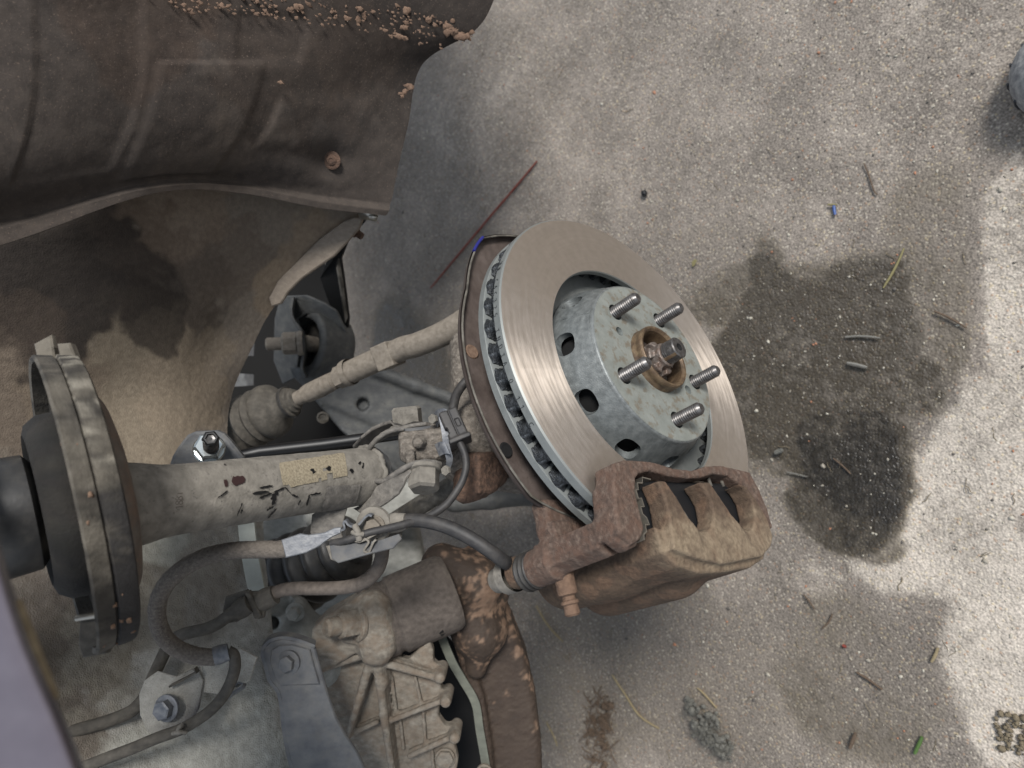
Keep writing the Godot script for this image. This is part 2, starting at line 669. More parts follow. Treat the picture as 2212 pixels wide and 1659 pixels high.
func stuff_of(called: String, tex: Texture2D, rough: float, scale: float, bump: Texture2D = null, relief := 0.0, metal := 0.0, tint := Color.WHITE) -> StandardMaterial3D:
	var m := StandardMaterial3D.new()
	m.resource_name = called
	m.albedo_color = tint
	m.albedo_texture = tex
	m.roughness = rough
	m.metallic = metal
	m.uv1_triplanar = true
	m.uv1_scale = Vector3.ONE * scale
	m.vertex_color_use_as_albedo = true
	if bump:
		m.heightmap_enabled = true
		m.heightmap_texture = bump
		m.heightmap_scale = relief
	M[called] = m
	return m

func over(m: StandardMaterial3D, tex: Texture2D, mask: Texture2D) -> void:      # dirt or rust that covers part of a surface
	m.detail_enabled = true
	m.detail_blend_mode = BaseMaterial3D.BLEND_MODE_MIX
	m.detail_albedo = tex
	m.detail_mask = mask

func plain_of(called: String, c: Color, rough: float, metal := 0.0) -> StandardMaterial3D:
	var m := StandardMaterial3D.new()
	m.resource_name = called
	m.albedo_color = c
	m.roughness = rough
	m.metallic = metal
	m.vertex_color_use_as_albedo = true
	M[called] = m
	return m

func make_materials() -> void:
	var fine := grain(11, 0.09, 4)
	var sand := grain(12, 0.16, 3)
	var skin := grain(13, 0.03, 5)
	var cellb := grain(14, 0.05, 2, FastNoiseLite.TYPE_CELLULAR)
	var patchy := speckle(15, 0.014, [Color.BLACK, Color.BLACK, col(.75, .75, .75), col(.75, .75, .75)], 6, [0.0, 0.42, 0.72, 1.0])
	var flecks := speckle(16, 0.05, [Color.BLACK, Color.BLACK, col(.7, .7, .7)], 4, [0.0, 0.74, 0.88])
	var crust := speckle(17, 0.02, [Color.BLACK, Color.BLACK, Color.WHITE, Color.WHITE], 5, [0.0, 0.44, 0.52, 1.0])
	var specks := speckle(18, 0.11, [Color.BLACK, Color.BLACK, Color.WHITE], 3, [0.0, 0.74, 0.82])
	M["fine"] = fine
	M["sand"] = sand
	var dust := speckle(21, 0.02, [col(.345, .33, .305), col(.45, .432, .402), col(.55, .53, .495)], 6)
	var darkflake := speckle(22, 0.08, [col(.16, .15, .15), col(.26, .24, .23)], 3)
	over(stuff_of("dusty_steel", dust, 0.9, 7.0, fine, 0.035), darkflake, flecks)
	over(stuff_of("dusty_black", speckle(23, 0.02, [col(.13, .125, .12), col(.24, .225, .20), col(.36, .33, .28)], 5), 0.8, 7.0, fine, 0.03), dust, patchy)
	stuff_of("tie_rod", speckle(24, 0.03, [col(.34, .315, .28), col(.45, .42, .38), col(.54, .51, .47)], 6), 0.85, 9.0, fine, 0.02)
	stuff_of("caliper_rust", speckle(25, 0.03, [col(.44, .39, .335), col(.60, .545, .47), col(.73, .675, .59)], 7), 0.88, 11.0, sand, 0.07)
	over(stuff_of("bracket_rust", speckle(27, 0.03, [col(.205, .165, .142), col(.325, .265, .23), col(.50, .44, .395)], 7), 0.9, 10.0, sand, 0.09), speckle(28, 0.05, [col(.32, .23, .185), col(.39, .30, .25)], 3), patchy)
	over(stuff_of("knuckle_rust", speckle(29, 0.035, [col(.24, .22, .20), col(.40, .375, .345), col(.60, .57, .53)], 6), 0.9, 9.0, sand, 0.09), speckle(30, 0.05, [col(.33, .26, .22), col(.42, .34, .29)], 3), flecks)
	stuff_of("orange_rust", speckle(31, 0.03, [col(.21, .175, .155), col(.32, .245, .20), col(.43, .34, .285)], 6), 0.95, 9.0, sand, 0.1)
	var hat := stuff_of("disc_paint", speckle(32, 0.02, [col(.40, .42, .41), col(.50, .52, .51), col(.58, .60, .585)], 6), 0.46, 7.0, cellb, 0.06, 0.22)
	hat.metallic_specular = 0.6
	over(stuff_of("disc_face_paint", speckle(33, 0.012, [col(.49, .505, .485), col(.575, .59, .57)], 5), 0.40, 9.0, fine, 0.004, 0.22), speckle(34, 0.06, [col(.42, .385, .33), col(.50, .47, .42)], 3), speckle(35, 0.016, [Color.BLACK, Color.BLACK, col(.8, .8, .8)], 4, [0.0, 0.56, 0.78]))
	stuff_of("disc_rim", speckle(36, 0.014, [col(.43, .445, .44), col(.53, .54, .53)], 5), 0.5, 8.0, fine, 0.006, 0.3)
	stuff_of("disc_cast", speckle(37, 0.05, [col(.07, .075, .08), col(.17, .18, .19), col(.42, .44, .46)], 4), 0.5, 10.0, sand, 0.12, 0.3)
	var sw := speckle(38, 0.006, [col(.60, .565, .535), col(.66, .63, .60)], 5)
	var disc := plain_of("disc_swept", col(.66, .625, .60), 0.30, 0.84)
	disc.anisotropy_enabled = true
	disc.anisotropy = -0.85
	disc.uv1_scale = Vector3(1, 1, 1)
	disc.heightmap_enabled = true
	var rings := FastNoiseLite.new()
	rings.seed = 5
	rings.frequency = 0.3
	var ri := Image.create(64, 2048, false, Image.FORMAT_RGB8)
	var rr := Image.create(256, 2048, false, Image.FORMAT_RGB8)
	for y in 2048:
		var h := 0.5 + 0.5 * rings.get_noise_1d(y * 1.0)
		for x in 64:
			ri.set_pixel(x, y, Color(h, h, h))
		for x in 256:
			var k := 0.66 + 0.10 * h + 0.22 * rings.get_noise_2d(cos(x * TAU / 256.0) * 9.0 + y * 0.02, sin(x * TAU / 256.0) * 9.0)
			rr.set_pixel(x, y, Color(k, k, k))
	disc.heightmap_texture = ImageTexture.create_from_image(ri)
	disc.heightmap_scale = 0.0009
	disc.uv1_scale = Vector3(1, 17.0, 1)
	disc.albedo_texture = ImageTexture.create_from_image(_disc_colour())
	disc.albedo_color = Color.WHITE
	disc.roughness_texture = ImageTexture.create_from_image(rr)
	disc.roughness = 0.66
	stuff_of("stud_steel", speckle(39, 0.03, [col(.20, .19, .18), col(.36, .35, .345), col(.50, .50, .50)], 4), 0.40, 14.0, null, 0.0, 0.7)
	over(stuff_of("axle_steel", speckle(40, 0.03, [col(0.394, 0.362, 0.338), col(0.514, 0.482, 0.458)], 4), 0.5, 12.0, fine, 0.02, 0.45), speckle(41, 0.05, [col(0.343, 0.255, 0.207), col(0.406, 0.334, 0.286)], 3), patchy)
	over(stuff_of("bronze_ring", speckle(42, 0.03, [col(.30, .235, .185), col(.45, .375, .29), col(.56, .49, .39)], 5), 0.5, 10.0, fine, 0.03, 0.45), speckle(43, 0.05, [col(.20, .165, .15), col(.30, .24, .21)], 3), patchy)
	over(stuff_of("shield_steel", speckle(44, 0.016, [col(.27, .235, .22), col(.36, .32, .30), col(.44, .40, .38)], 7), 0.55, 6.0, fine, 0.012, 0.25), speckle(45, 0.03, [col(.20, .17, .16), col(.27, .235, .22)], 3), flecks)
	over(stuff_of("liner_plastic", speckle(46, 0.018, [col(.215, .192, .175), col(.28, .25, .228), col(.335, .30, .272)], 7), 0.95, 6.0, fine, 0.02), speckle(47, 0.05, [col(.32, .275, .24), col(.39, .34, .30)], 3), specks)
	stuff_of("liner_felt", speckle(48, 0.05, [col(.42, .385, .345), col(.485, .445, .40), col(.55, .51, .46)], 6), 1.0, 6.0, sand, 0.035)
	over(stuff_of("body_metal", speckle(49, 0.03, [col(.50, .49, .465), col(.61, .60, .57), col(.70, .695, .665)], 7), 0.75, 7.0, sand, 0.09), speckle(50, 0.05, [col(.34, .32, .30), col(.42, .40, .375)], 3), specks)
	stuff_of("pale_flange", speckle(51, 0.02, [col(.56, .57, .54), col(.64, .65, .62)], 5), 0.7, 8.0, fine, 0.01)
	over(stuff_of("mount_cast", speckle(52, 0.03, [col(.33, .31, .285), col(.47, .445, .405), col(.58, .555, .515)], 7), 0.9, 8.0, fine, 0.05), speckle(53, 0.05, [col(.40, .345, .29), col(.46, .405, .35)], 3), patchy)
	stuff_of("bushing_rubber", speckle(54, 0.03, [col(.25, .225, .205), col(.345, .315, .29), col(.43, .395, .365)], 6), 0.9, 8.0, fine, 0.02)
	stuff_of("muddy_frame", speckle(55, 0.02, [col(.40, .32, .26), col(.52, .42, .345), col(.60, .51, .43)], 6), 0.75, 6.0, fine, 0.03)
	over(stuff_of("arm_paint", speckle(57, 0.018, [col(.20, .205, .21), col(.275, .28, .28), col(.38, .375, .355)], 7), 0.65, 6.0, fine, 0.015), speckle(58, 0.05, [col(.10, .095, .095), col(.17, .16, .15)], 3), flecks)
	stuff_of("case_alloy", speckle(59, 0.02, [col(.42, .42, .40), col(.53, .53, .51), col(.63, .63, .605)], 7), 0.8, 7.0, fine, 0.03)
	over(stuff_of("plate_paint", speckle(60, 0.018, [col(.24, .25, .265), col(.34, .345, .355), col(.45, .445, .43)], 7), 0.6, 6.0, fine, 0.015), dust, speckle(82, 0.02, [Color.BLACK, Color.BLACK, col(.6, .6, .6)], 6, [0.0, 0.5, 0.95]))
	stuff_of("zinc_strap", speckle(61, 0.03, [col(.26, .275, .30), col(.40, .41, .43), col(.53, .53, .525)], 6), 0.5, 10.0, fine, 0.015, 0.3)
	stuff_of("hose_cloth", speckle(62, 0.05, [col(.26, .24, .225), col(.37, .345, .32), col(.48, .455, .425)], 6), 1.0, 11.0, sand, 0.07)
	stuff_of("hose_rubber", speckle(63, 0.02, [col(.11, .11, .115), col(.19, .185, .185), col(.29, .275, .26)], 5), 0.6, 9.0, fine, 0.008)
	stuff_of("boot_rubber", speckle(64, 0.02, [col(.12, .12, .12), col(.19, .185, .18), col(.30, .285, .26)], 6), 0.45, 7.0, fine, 0.008)
	stuff_of("boot_dusty", speckle(65, 0.025, [col(.19, .18, .165), col(.28, .265, .24), col(.38, .36, .33)], 6), 0.85, 8.0, fine, 0.015)
	stuff_of("seat_rubber", speckle(66, 0.02, [col(.355, .34, .315), col(.495, .477, .445), col(.615, .595, .56)], 7), 0.9, 7.0, fine, 0.04)
	over(stuff_of("seat_steel", speckle(67, 0.016, [col(.24, .22, .205), col(.36, .335, .31), col(.46, .435, .40)], 7), 0.85, 6.0, fine, 0.04), speckle(68, 0.05, [col(.38, .30, .25), col(.44, .36, .30)], 3), patchy)
	stuff_of("label_paper", speckle(69, 0.05, [col(.36, .33, .275), col(.55, .51, .43), col(.67, .63, .55)], 6), 0.9, 16.0, grain(70, 0.22, 2), 0.06)
	plain_of("black_paint", col(.05, .05, .055), 0.45)
	plain_of("maroon_paint", col(.17, .09, .09), 0.5)
	plain_of("pad_black", col(.085, .09, .10), 0.5)
	plain_of("bright_clip", col(.62, .60, .56), 0.32, 0.8)
	plain_of("edge_steel", col(.50, .51, .50), 0.5, 0.5)
	plain_of("nut_steel", col(.66, .68, .68), 0.25, 0.9)
	stuff_of("strap_grey", speckle(80, 0.02, [col(.33, .34, .31), col(.43, .44, .40)], 5), 0.8, 8.0, fine, 0.01)
	stuff_of("plant_bits", speckle(81, 0.05, [col(.33, .29, .23), col(.50, .46, .38)], 3), 0.95, 20.0)
	over(stuff_of("clevis_steel", speckle(83, 0.025, [col(.26, .25, .24), col(.385, .37, .35), col(.52, .50, .47)], 7), 0.75, 9.0, fine, 0.05), speckle(84, 0.05, [col(.15, .145, .14), col(.24, .22, .2)], 3), flecks)
	stuff_of("disc_wall", speckle(85, 0.03, [col(.28, .295, .295), col(.40, .415, .415), col(.52, .535, .53)], 6), 0.45, 8.0, sand, 0.025, 0.25)
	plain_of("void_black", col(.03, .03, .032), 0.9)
	stuff_of("fender_paint", speckle(71, 0.02, [col(.30, .28, .31), col(.36, .34, .37)], 4), 0.25, 5.0)
	stuff_of("fender_lip", speckle(72, 0.03, [col(.38, .33, .25), col(.60, .55, .45)], 4), 0.7, 9.0)
	stuff_of("mud", speckle(73, 0.03, [col(.33, .26, .21), col(.44, .355, .295), col(.52, .435, .37)], 5), 1.0, 14.0, sand, 0.05)
	stuff_of("straw", speckle(74, 0.03, [col(.42, .37, .27), col(.58, .53, .42)], 4), 0.9, 20.0)
	stuff_of("twig", speckle(75, 0.03, [col(.26, .21, .17), col(.40, .34, .28)], 4), 0.95, 20.0)
	plain_of("red_cane", col(.43, .17, .12), 0.6)
	plain_of("blue_plastic", col(.16, .28, .50), 0.4)
	plain_of("green_blade", col(.27, .37, .17), 0.6)
	plain_of("yellow_leaf", col(.47, .44, .30), 0.7)
	stuff_of("fluff", speckle(76, 0.04, [col(.22, .215, .205), col(.40, .395, .37), col(.56, .555, .52)], 5), 1.0, 20.0, sand, 0.1)
	stuff_of("shoe_rubber", speckle(77, 0.02, [col(.26, .26, .28), col(.50, .50, .50), col(.70, .69, .66)], 4), 0.8, 9.0, fine, 0.02)
	plain_of("shoe_stripe", col(.17, .175, .19), 0.7)
	plain_of("grit_stone", Color.WHITE, 0.7)
	plain_of("blue_ink", col(.10, .12, .42), 0.5)

func _disc_colour() -> Image:      # turning marks: very fine radial tone changes and light scratches
	var f := FastNoiseLite.new()
	f.seed = 8
	f.frequency = 0.05
	var im := Image.create(512, 128, false, Image.FORMAT_RGB8)
	for x in 512:
		for y in 128:
			var k := 0.5 + 0.5 * f.get_noise_2d(x * 3.0, y * 0.7)
			im.set_pixel(x, y, Color(.72, .68, .635).lerp(Color(.78, .74, .70), k))
	return im

# ------------------------------------------------------------------ floor
func make_floor() -> void:
	var size := 2048
	var x0 := -1.0
	var z0 := -1.3
	var ext := 2.0
	# stains, in floor coordinates: [x, z, reach along, reach across, turn, wet, pale]
	var low := 256
	var wetmap := Image.create(low, low, false, Image.FORMAT_RGB8)
	var st := []
	for q in [[1790, 700, 200, 140, 0.9, 0.0], [1660, 790, 130, 240, 0.9, 0.0], [1600, 930, 90, 80, 0.7, 0.0], [1800, 860, 140, 90, 0.85, 0.0], [1700, 1010, 50, 30, 0.6, 0.0], [1745, 1075, 50, 28, 0.7, 0.0], [1890, 1180, 60, 34, 0.5, 0.0], [2060, 740, 40, 70, 0.5, 0.0], [1720, 900, 120, 120, 0.7, 0.0], [1560, 640, 120, 70, 0.55, 0.0], [1900, 830, 150, 90, 0.8, 0.0], [1830, 985, 125, 130, 1.22, 0.0], [1815, 1095, 110, 80, 1.1, 0.0], [1690, 620, 190, 60, 0.5, 0.0],
			[1830, 1450, 190, 200, 0.42, 0.0], [2010, 560, 110, 260, 0.40, 0.0], [1950, 700, 140, 160, 0.5, 0.0], [1450, 1420, 260, 260, 0.30, 0.0], [1250, 1500, 160, 220, 0.35, 0.0], [1560, 560, 150, 90, 0.25, 0.0], [890, 780, 130, 130, 0.75, 0.0], [1000, 560, 120, 60, 0.3, 0.0],
			[2190, 600, 70, 240, 0.0, 0.9], [2150, 980, 190, 190, 0.0, 1.0], [1980, 1180, 170, 110, 0.0, 0.9], [2160, 1400, 150, 300, 0.0, 0.95], [1760, 1250, 100, 60, 0.0, 0.5], [1980, 1060, 60, 80, 0.0, 0.9], [2080, 60, 260, 140, 0.0, 0.35], [1960, 330, 300, 160, 0.0, 0.28], [1000, 230, 90, 110, 0.0, 0.30], [1900, 1660, 120, 60, 0.0, 0.4]]:
		var c := floor_at(q[0], q[1])
		st.append([c, floor_at(q[0] + q[2], q[1]).distance_to(c), floor_at(q[0], q[1] + q[3]).distance_to(c), q[4], q[5]])
	var wn := FastNoiseLite.new()
	wn.seed = 31
	wn.frequency = 4.5
	wn.fractal_octaves = 5
	for y in low:
		for x in low:
			var p := Vector3(x0 + ext * (x + 0.5) / low, 0, z0 + ext * (y + 0.5) / low)
			var wet := 0.0
			var pale := 0.0
			var jx := wn.get_noise_2d(p.x, p.z)
			var jz := wn.get_noise_2d(p.x + 9.0, p.z + 4.0)
			for q in st:
				var c: Vector3 = q[0]
				var d := Vector2((p.z - c.z) / q[1] + jx * 0.5, (p.x - c.x) / q[2] + jz * 0.5).length()
				var w := smoothstep(1.3, 0.75, d)
				wet = maxf(wet, w * q[3])
				pale = maxf(pale, w * q[4])
			wetmap.set_pixel(x, y, Color(minf(wet * 0.66, 1.0), pale * (1.0 - minf(wet, 1.0)), 0))
	wetmap.resize(size, size, Image.INTERPOLATE_CUBIC)
	var wm := wetmap.get_data()
	var nz := []
	for q in [[1, FastNoiseLite.TYPE_SIMPLEX_SMOOTH, 0.006, 5], [2, FastNoiseLite.TYPE_SIMPLEX_SMOOTH, 0.05, 4], [4, FastNoiseLite.TYPE_SIMPLEX, 0.30, 2]]:
		var f := FastNoiseLite.new()
		f.seed = q[0]
		f.noise_type = q[1]
		f.frequency = q[2]
		f.fractal_octaves = q[3]
		nz.append(f.get_image(size, size).get_data())
	var cf := FastNoiseLite.new()
	cf.seed = 3
	cf.noise_type = FastNoiseLite.TYPE_CELLULAR
	cf.frequency = 0.27
	cf.fractal_type = FastNoiseLite.FRACTAL_NONE
	cf.cellular_return_type = FastNoiseLite.RETURN_DISTANCE
	var cd := cf.get_image(size, size).get_data()
	cf.cellular_return_type = FastNoiseLite.RETURN_CELL_VALUE
	var cv := cf.get_image(size, size).get_data()
	var n0: PackedByteArray = nz[0]
	var n1: PackedByteArray = nz[1]
	var n2: PackedByteArray = nz[2]
	var alb := PackedByteArray()
	alb.resize(size * size * 3)
	var hr := PackedByteArray()
	hr.resize(size * size * 3)
	var pal := [[176, 160, 132], [192, 182, 160], [205, 199, 184], [150, 112, 84], [120, 112, 104], [186, 168, 128], [96, 88, 80], [214, 206, 186]]
	for k in size * size:
		var a := n0[k] / 255.0
		var b := n1[k] / 255.0
		var g := n2[k] / 255.0
		var d := cd[k]
		var v := cv[k]
		var rag := (a - 0.5) * 0.9 + (b - 0.5) * 0.5
		var w0 := wm[k * 3] / 168.0
		var wet := smoothstep(0.02, 0.85, minf(w0, 1.0) + rag * (0.25 + 0.75 * minf(1.0, w0 * 2.0))) * minf(1.0, w0 * 1.25)
		wet *= 0.45 + 0.55 * b + 0.9 * (g - 0.35) + 0.35 * (a - 0.3)
		wet = clampf(wet, 0.0, 1.1)
		var oil := smoothstep(1.0, 1.42, w0 + rag * 0.7)
		var pale := smoothstep(0.05, 1.0, wm[k * 3 + 1] / 255.0 + rag * 0.75) * minf(1.0, wm[k * 3 + 1] / 200.0)
		var t := 0.42 + 0.60 * (a - 0.5) + 0.42 * (b - 0.5) + 1.05 * (g - 0.5) + 0.55 * (0.40 - d / 255.0)
		var r := 94.0 + 56.0 * t + 50.0 * pale
		var gg := 87.5 + 53.0 * t + 49.0 * pale
		var bb := 80.5 + 50.0 * t + 46.0 * pale
		var h := 90.0 * b + 60.0 * g
		if v > 176:
			var e := 1.0 - d / 100.0
			if e > 0.0:
				var pc: Array = pal[v % 8]
				var w := minf(1.0, e * 3.0) * (0.30 + 0.28 * b)
				r += (pc[0] - r) * w
				gg += (pc[1] - gg) * w
				bb += (pc[2] - bb) * w
				h += 70.0 * minf(1.0, e * 2.0)
		else:
			h += 80.0 * (1.0 - d / 255.0)
		var dark := (1.0 - 0.50 * minf(wet, 1.0)) * (1.0 - 0.42 * oil)
		alb[k * 3] = clampi(int(r * dark), 0, 255)
		alb[k * 3 + 1] = clampi(int(gg * dark * (1.0 - 0.035 * wet)), 0, 255)
		alb[k * 3 + 2] = clampi(int(bb * dark * (1.0 - 0.13 * minf(wet, 1.0))), 0, 255)
		hr[k * 3] = clampi(int(h), 0, 255)
		hr[k * 3 + 1] = clampi(int(232.0 - 178.0 * minf(1.0, wet * 1.05) * (0.55 + 0.45 * b)), 40, 255)
		hr[k * 3 + 2] = 0
	var m := StandardMaterial3D.new()
	m.resource_name = "concrete"
	m.albedo_texture = ImageTexture.create_from_image(Image.create_from_data(size, size, false, Image.FORMAT_RGB8, alb))
	var ht := ImageTexture.create_from_image(Image.create_from_data(size, size, false, Image.FORMAT_RGB8, hr))
	m.roughness = 1.0
	m.roughness_texture = ht
	m.roughness_texture_channel = BaseMaterial3D.TEXTURE_CHANNEL_GREEN
	m.heightmap_enabled = true
	m.heightmap_texture = ht
	m.heightmap_scale = 0.27
	var s := Shape.new()
	var n := 240
	var f := FastNoiseLite.new()
	f.seed = 6
	f.frequency = 5.0
	for j in n + 1:
		for k in n + 1:
			var p := Vector3(x0 + ext * k / n, 0, z0 + ext * j / n)
			var edge := clampf(minf(minf(k, n - k), minf(j, n - j)) / 12.0, 0.0, 1.0)
			p.y = 0.0035 * f.get_noise_2d(p.x, p.z) * edge
			s.vert(p, Vector3.UP, Vector2(float(k) / n, float(j) / n))
	for j in n:
		for k in n:
			var q := j * (n + 1) + k
			s.quad(q, q + 1, q + n + 2, q + n + 1)
	for j in n + 1:
		for k in n + 1:
			var q := j * (n + 1) + k
			var dx := s.v[j * (n + 1) + mini(k + 1, n)] - s.v[j * (n + 1) + maxi(k - 1, 0)]
			var dz := s.v[mini(j + 1, n) * (n + 1) + k] - s.v[maxi(j - 1, 0) * (n + 1) + k]
			s.n[q] = dz.cross(dx).normalized()
	var far := 40.0
	var xs := [-far, x0, x0 + ext, far]
	var zs := [-far, z0, z0 + ext, far]
	for j in 3:
		for k in 3:
			if j == 1 and k == 1: continue
			var ids := []
			for q in [[xs[k], zs[j]], [xs[k + 1], zs[j]], [xs[k + 1], zs[j + 1]], [xs[k], zs[j + 1]]]:
				ids.append(s.vert(Vector3(q[0], 0, q[1]), Vector3.UP, Vector2((q[0] - x0) / ext, (q[1] - z0) / ext)))
			s.quad(ids[0], ids[1], ids[2], ids[3])
	single("concrete_ground", "rough concrete floor with exposed pebbles, dark oily wet patch and pale dry patches", "", s, m, "", "structure")
	# loose grit lying on the concrete
	var g := Shape.new()
	lump(g, Vector3.ZERO, 0.0009, 3.0, 0.75, 4)
	var mm := MultiMesh.new()
	mm.transform_format = MultiMesh.TRANSFORM_3D
	mm.use_colors = true
	mm.mesh = g.mesh(Vector3.ZERO)
	mm.instance_count = 5200
	for k in mm.instance_count:
		var p := Vector3(rng.randf_range(-0.95, 0.95), 0, rng.randf_range(-1.25, 0.62))
		var r := rng.randf_range(0.7, 1.7) * (1.8 if rng.randf() < 0.06 else 1.0)
		p.y = 0.0035 * f.get_noise_2d(p.x, p.z) + 0.0004
		mm.set_instance_transform(k, Transform3D(Basis(Vector3.UP, rng.randf() * TAU) * Basis.from_scale(Vector3(r * rng.randf_range(0.8, 1.6), r, r)), p))
		var c := Color(.24, .215, .175).lerp(Color(.44, .41, .34), pow(rng.randf(), 1.6))
		if rng.randf() < 0.22: c = Color(.09, .08, .07)
		elif rng.randf() < 0.10: c = Color(.30, .14, .08)
		mm.set_instance_color(k, c)
	var o := MultiMeshInstance3D.new()
	o.name = "grit"
	o.multimesh = mm
	o.material_override = M["grit_stone"]
	add_child(o)
	tag(o, "loose grit and tiny pebbles strewn over the concrete floor", "grit", "", "stuff")

# ------------------------------------------------------------------ wheel end
func make_disc() -> void:
	var t := thing("brake_disc", "new grey vented brake disc with brushed face and five stud holes", "brake disc", RC)
	var up := wheel(0, 1, 0) - RC
	var s := Shape.new()
	lathe(s, RC, RN, [Vector2(.1068, 0), Vector2(.125, 0), Vector2(.145, 0), Vector2(.1625, 0)], 192, 0, TAU, up)
	part("friction_face", s, M["disc_swept"], t)
	s = Shape.new()
	lathe(s, RC, RN, [Vector2(.1625, 0), Vector2(.1638, -.0013)], 192, 0, TAU, up)
	lathe(s, RC, RN, [Vector2(.1060, -.0010), Vector2(.1068, 0)], 128, 0, TAU, up)
	part("bright_edge", s, M["edge_steel"], t)
	s = Shape.new()
	lathe(s, RC, RN, [Vector2(.1638, -.0013), Vector2(.1640, -.0080), Vector2(.1632, -.0086), Vector2(.118, -.0086), Vector2(.1064, -.0060), Vector2(.1060, -.0010)], 160, 0, TAU, up)
	var rim := part("outer_rim", s, M["disc_rim"], t)
	s = Shape.new()
	lathe(s, RC, RN, [Vector2(.100, -.0208), Vector2(.1632, -.0208), Vector2(.1640, -.0214), Vector2(.1640, -.0275), Vector2(.1632, -.0282), Vector2(.092, -.0282), Vector2(.092, -.0208), Vector2(.100, -.0208)], 160, 0, TAU, up)
	part("inner_rim", s, M["disc_rim"], t)
	# casting skin between the two rings, where the vents open
	s = Shape.new()
	var fn := 44
	var vane := cast([
		box(Vector3(.1365, 0, -.0147), Vector3(.0240, .0032, .0072), .0015, 1.0, .003),
		box(Vector3(.1560, 0, -.0090), Vector3(.0060, .0098, .0010), .0005, 1.0, .005),
		box(Vector3(.1560, 0, -.0204), Vector3(.0060, .0098, .0010), .001, 1.0, .006),
		cyl(Vector3(.1575, 0, -.022), Vector3(.1575, 0, -.0075), .0044, .001, 1.0, .006)], .0014, Transform3D(Basis(RF, RG, RN), Vector3.ZERO), .0006)
	bases[t] = Vector3.ZERO
	var proto := part("cooling_vane", vane, M["disc_cast"], t)
	bases[t] = RC
	for k in range(1, fn):
		var o: MeshInstance3D = proto.duplicate()
		o.name = numbered(t, "cooling_vane")
		o.basis = Basis(RN, TAU * k / fn)
		t.add_child(o)
	# hat: flat face, rounded shoulder, wall with ten oval holes
	var face := CSGCylinder3D.new()
	face.name = "hat_face"
	face.radius = .0772
	face.height = .0065
	face.sides = 128
	face.material = M["disc_face_paint"]
	face.transform = Transform3D(Basis(RN.cross(RG).normalized(), RN, RG), RN * (.0195 - .00325))
	t.add_child(face)
	var holes := []
	for k in 5: holes.append([3.0 + 72 * k, .0573, .0079, "stud_hole"])
	for a in [128.0, -52.0]: holes.append([a, .0462, .0044, "jacking_hole"])
	holes.append([0.0, 0.0, .0312, "hub_bore"])
	for q in holes:
		var c := CSGCylinder3D.new()
		c.name = numbered(face, q[3])
		c.operation = CSGShape3D.OPERATION_SUBTRACTION
		c.radius = q[2]
		c.height = .02
		c.sides = 40
		c.material = M["disc_paint"]
		c.position = face.basis.inverse() * (wheel_polar(q[0], q[1], 0) - RC)
		face.add_child(c)
	s = Shape.new()
	lathe(s, RC, RN, [Vector2(.0766, .01955), Vector2(.0780, .0190), Vector2(.0788, .0178), Vector2(.0792, .0160)], 128, 0, TAU, up)
	var hatr := func(h: float) -> float: return .0792 + (.0160 - h) * (.0132 / .0345) + .0012 * sin(clampf((.016 - h) / .0345, 0, 1) * PI)
	for sec in 10:
		var ring := []
		var nn := 40
		for layer in 6:
			var l := []
			for j in nn:
				var side := j / 10
				var e := (j % 10) / 10.0 * 2.0 - 1.0
				var ox: float = [18.0, -e * 18.0, -18.0, e * 18.0][side]
				var oy: float = [e, 1.0, -e, -1.0][side]
				oy *= .0220 if oy > 0.0 else .0125
				var a := atan2(oy / .017, ox / 18.0)
				var ca := cos(a)
				var sa := sin(a)
				var ix := signf(ca) * pow(absf(ca), 0.75) * 7.2      # degrees round the hub
				var iy := signf(sa) * pow(absf(sa), 0.75) * .0086
				var f := float(layer - 1) / 4.0
				var deg := lerpf(ix, ox, maxf(f, 0.0))
				var h := -.006 + lerpf(iy, oy, maxf(f, 0.0))
				var rr: float = hatr.call(h)
				if layer == 0: rr -= .0075
				elif layer == 1: rr -= .0006
				l.append(wheel_polar(36.0 * sec + deg, rr + .0004 * wob.get_noise_2d(deg * 40.0 + sec * 900.0, h * 26000.0), h))
			ring.append(l)
		for layer in 5:
			for j in nn:
				var b := (j + 1) % nn
				var q := [ring[layer][j], ring[layer][b], ring[layer + 1][b], ring[layer + 1][j]]
				if layer == 0:
					var hub := wheel_polar(36.0 * sec, .085, -.006)
					var ids := []
					for p in q:
						ids.append(s.vert(p, (hub - p).slide((hub - RC).normalized()).normalized()))
					s.quad(ids[0], ids[1], ids[2], ids[3])
				else:
					var ids := []
					for p in q:
						var d: Vector3 = p - RC
						d -= RN * d.dot(RN)
						ids.append(s.vert(p, (d.normalized() + RN * .38).normalized()))
					s.quad(ids[0], ids[1], ids[2], ids[3])
	part("hat_wall", s, M["disc_wall"], t)
	s = Shape.new()
	lathe(s, RC, RN, [Vector2(.0735, .0125), Vector2(.0790, -.03)], 64, 0, TAU, up)
	part("hat_inside", s, M["void_black"], t)
	# the maker's marks cast into the rim
	var what := "WM C4C325 INDIA 0 11 C"
	for k in what.length():
		if what[k] == " ": continue
		var a := 128.0 - k * 2.55
		var p := wheel_polar(a, .16395, -.0060)
		var along := (wheel_polar(a - 1.0, .164, 0) - wheel_polar(a, .164, 0)).normalized()
		letters(rim, "lettering", what[k], p, along, RN, .0042, M["disc_cast"])

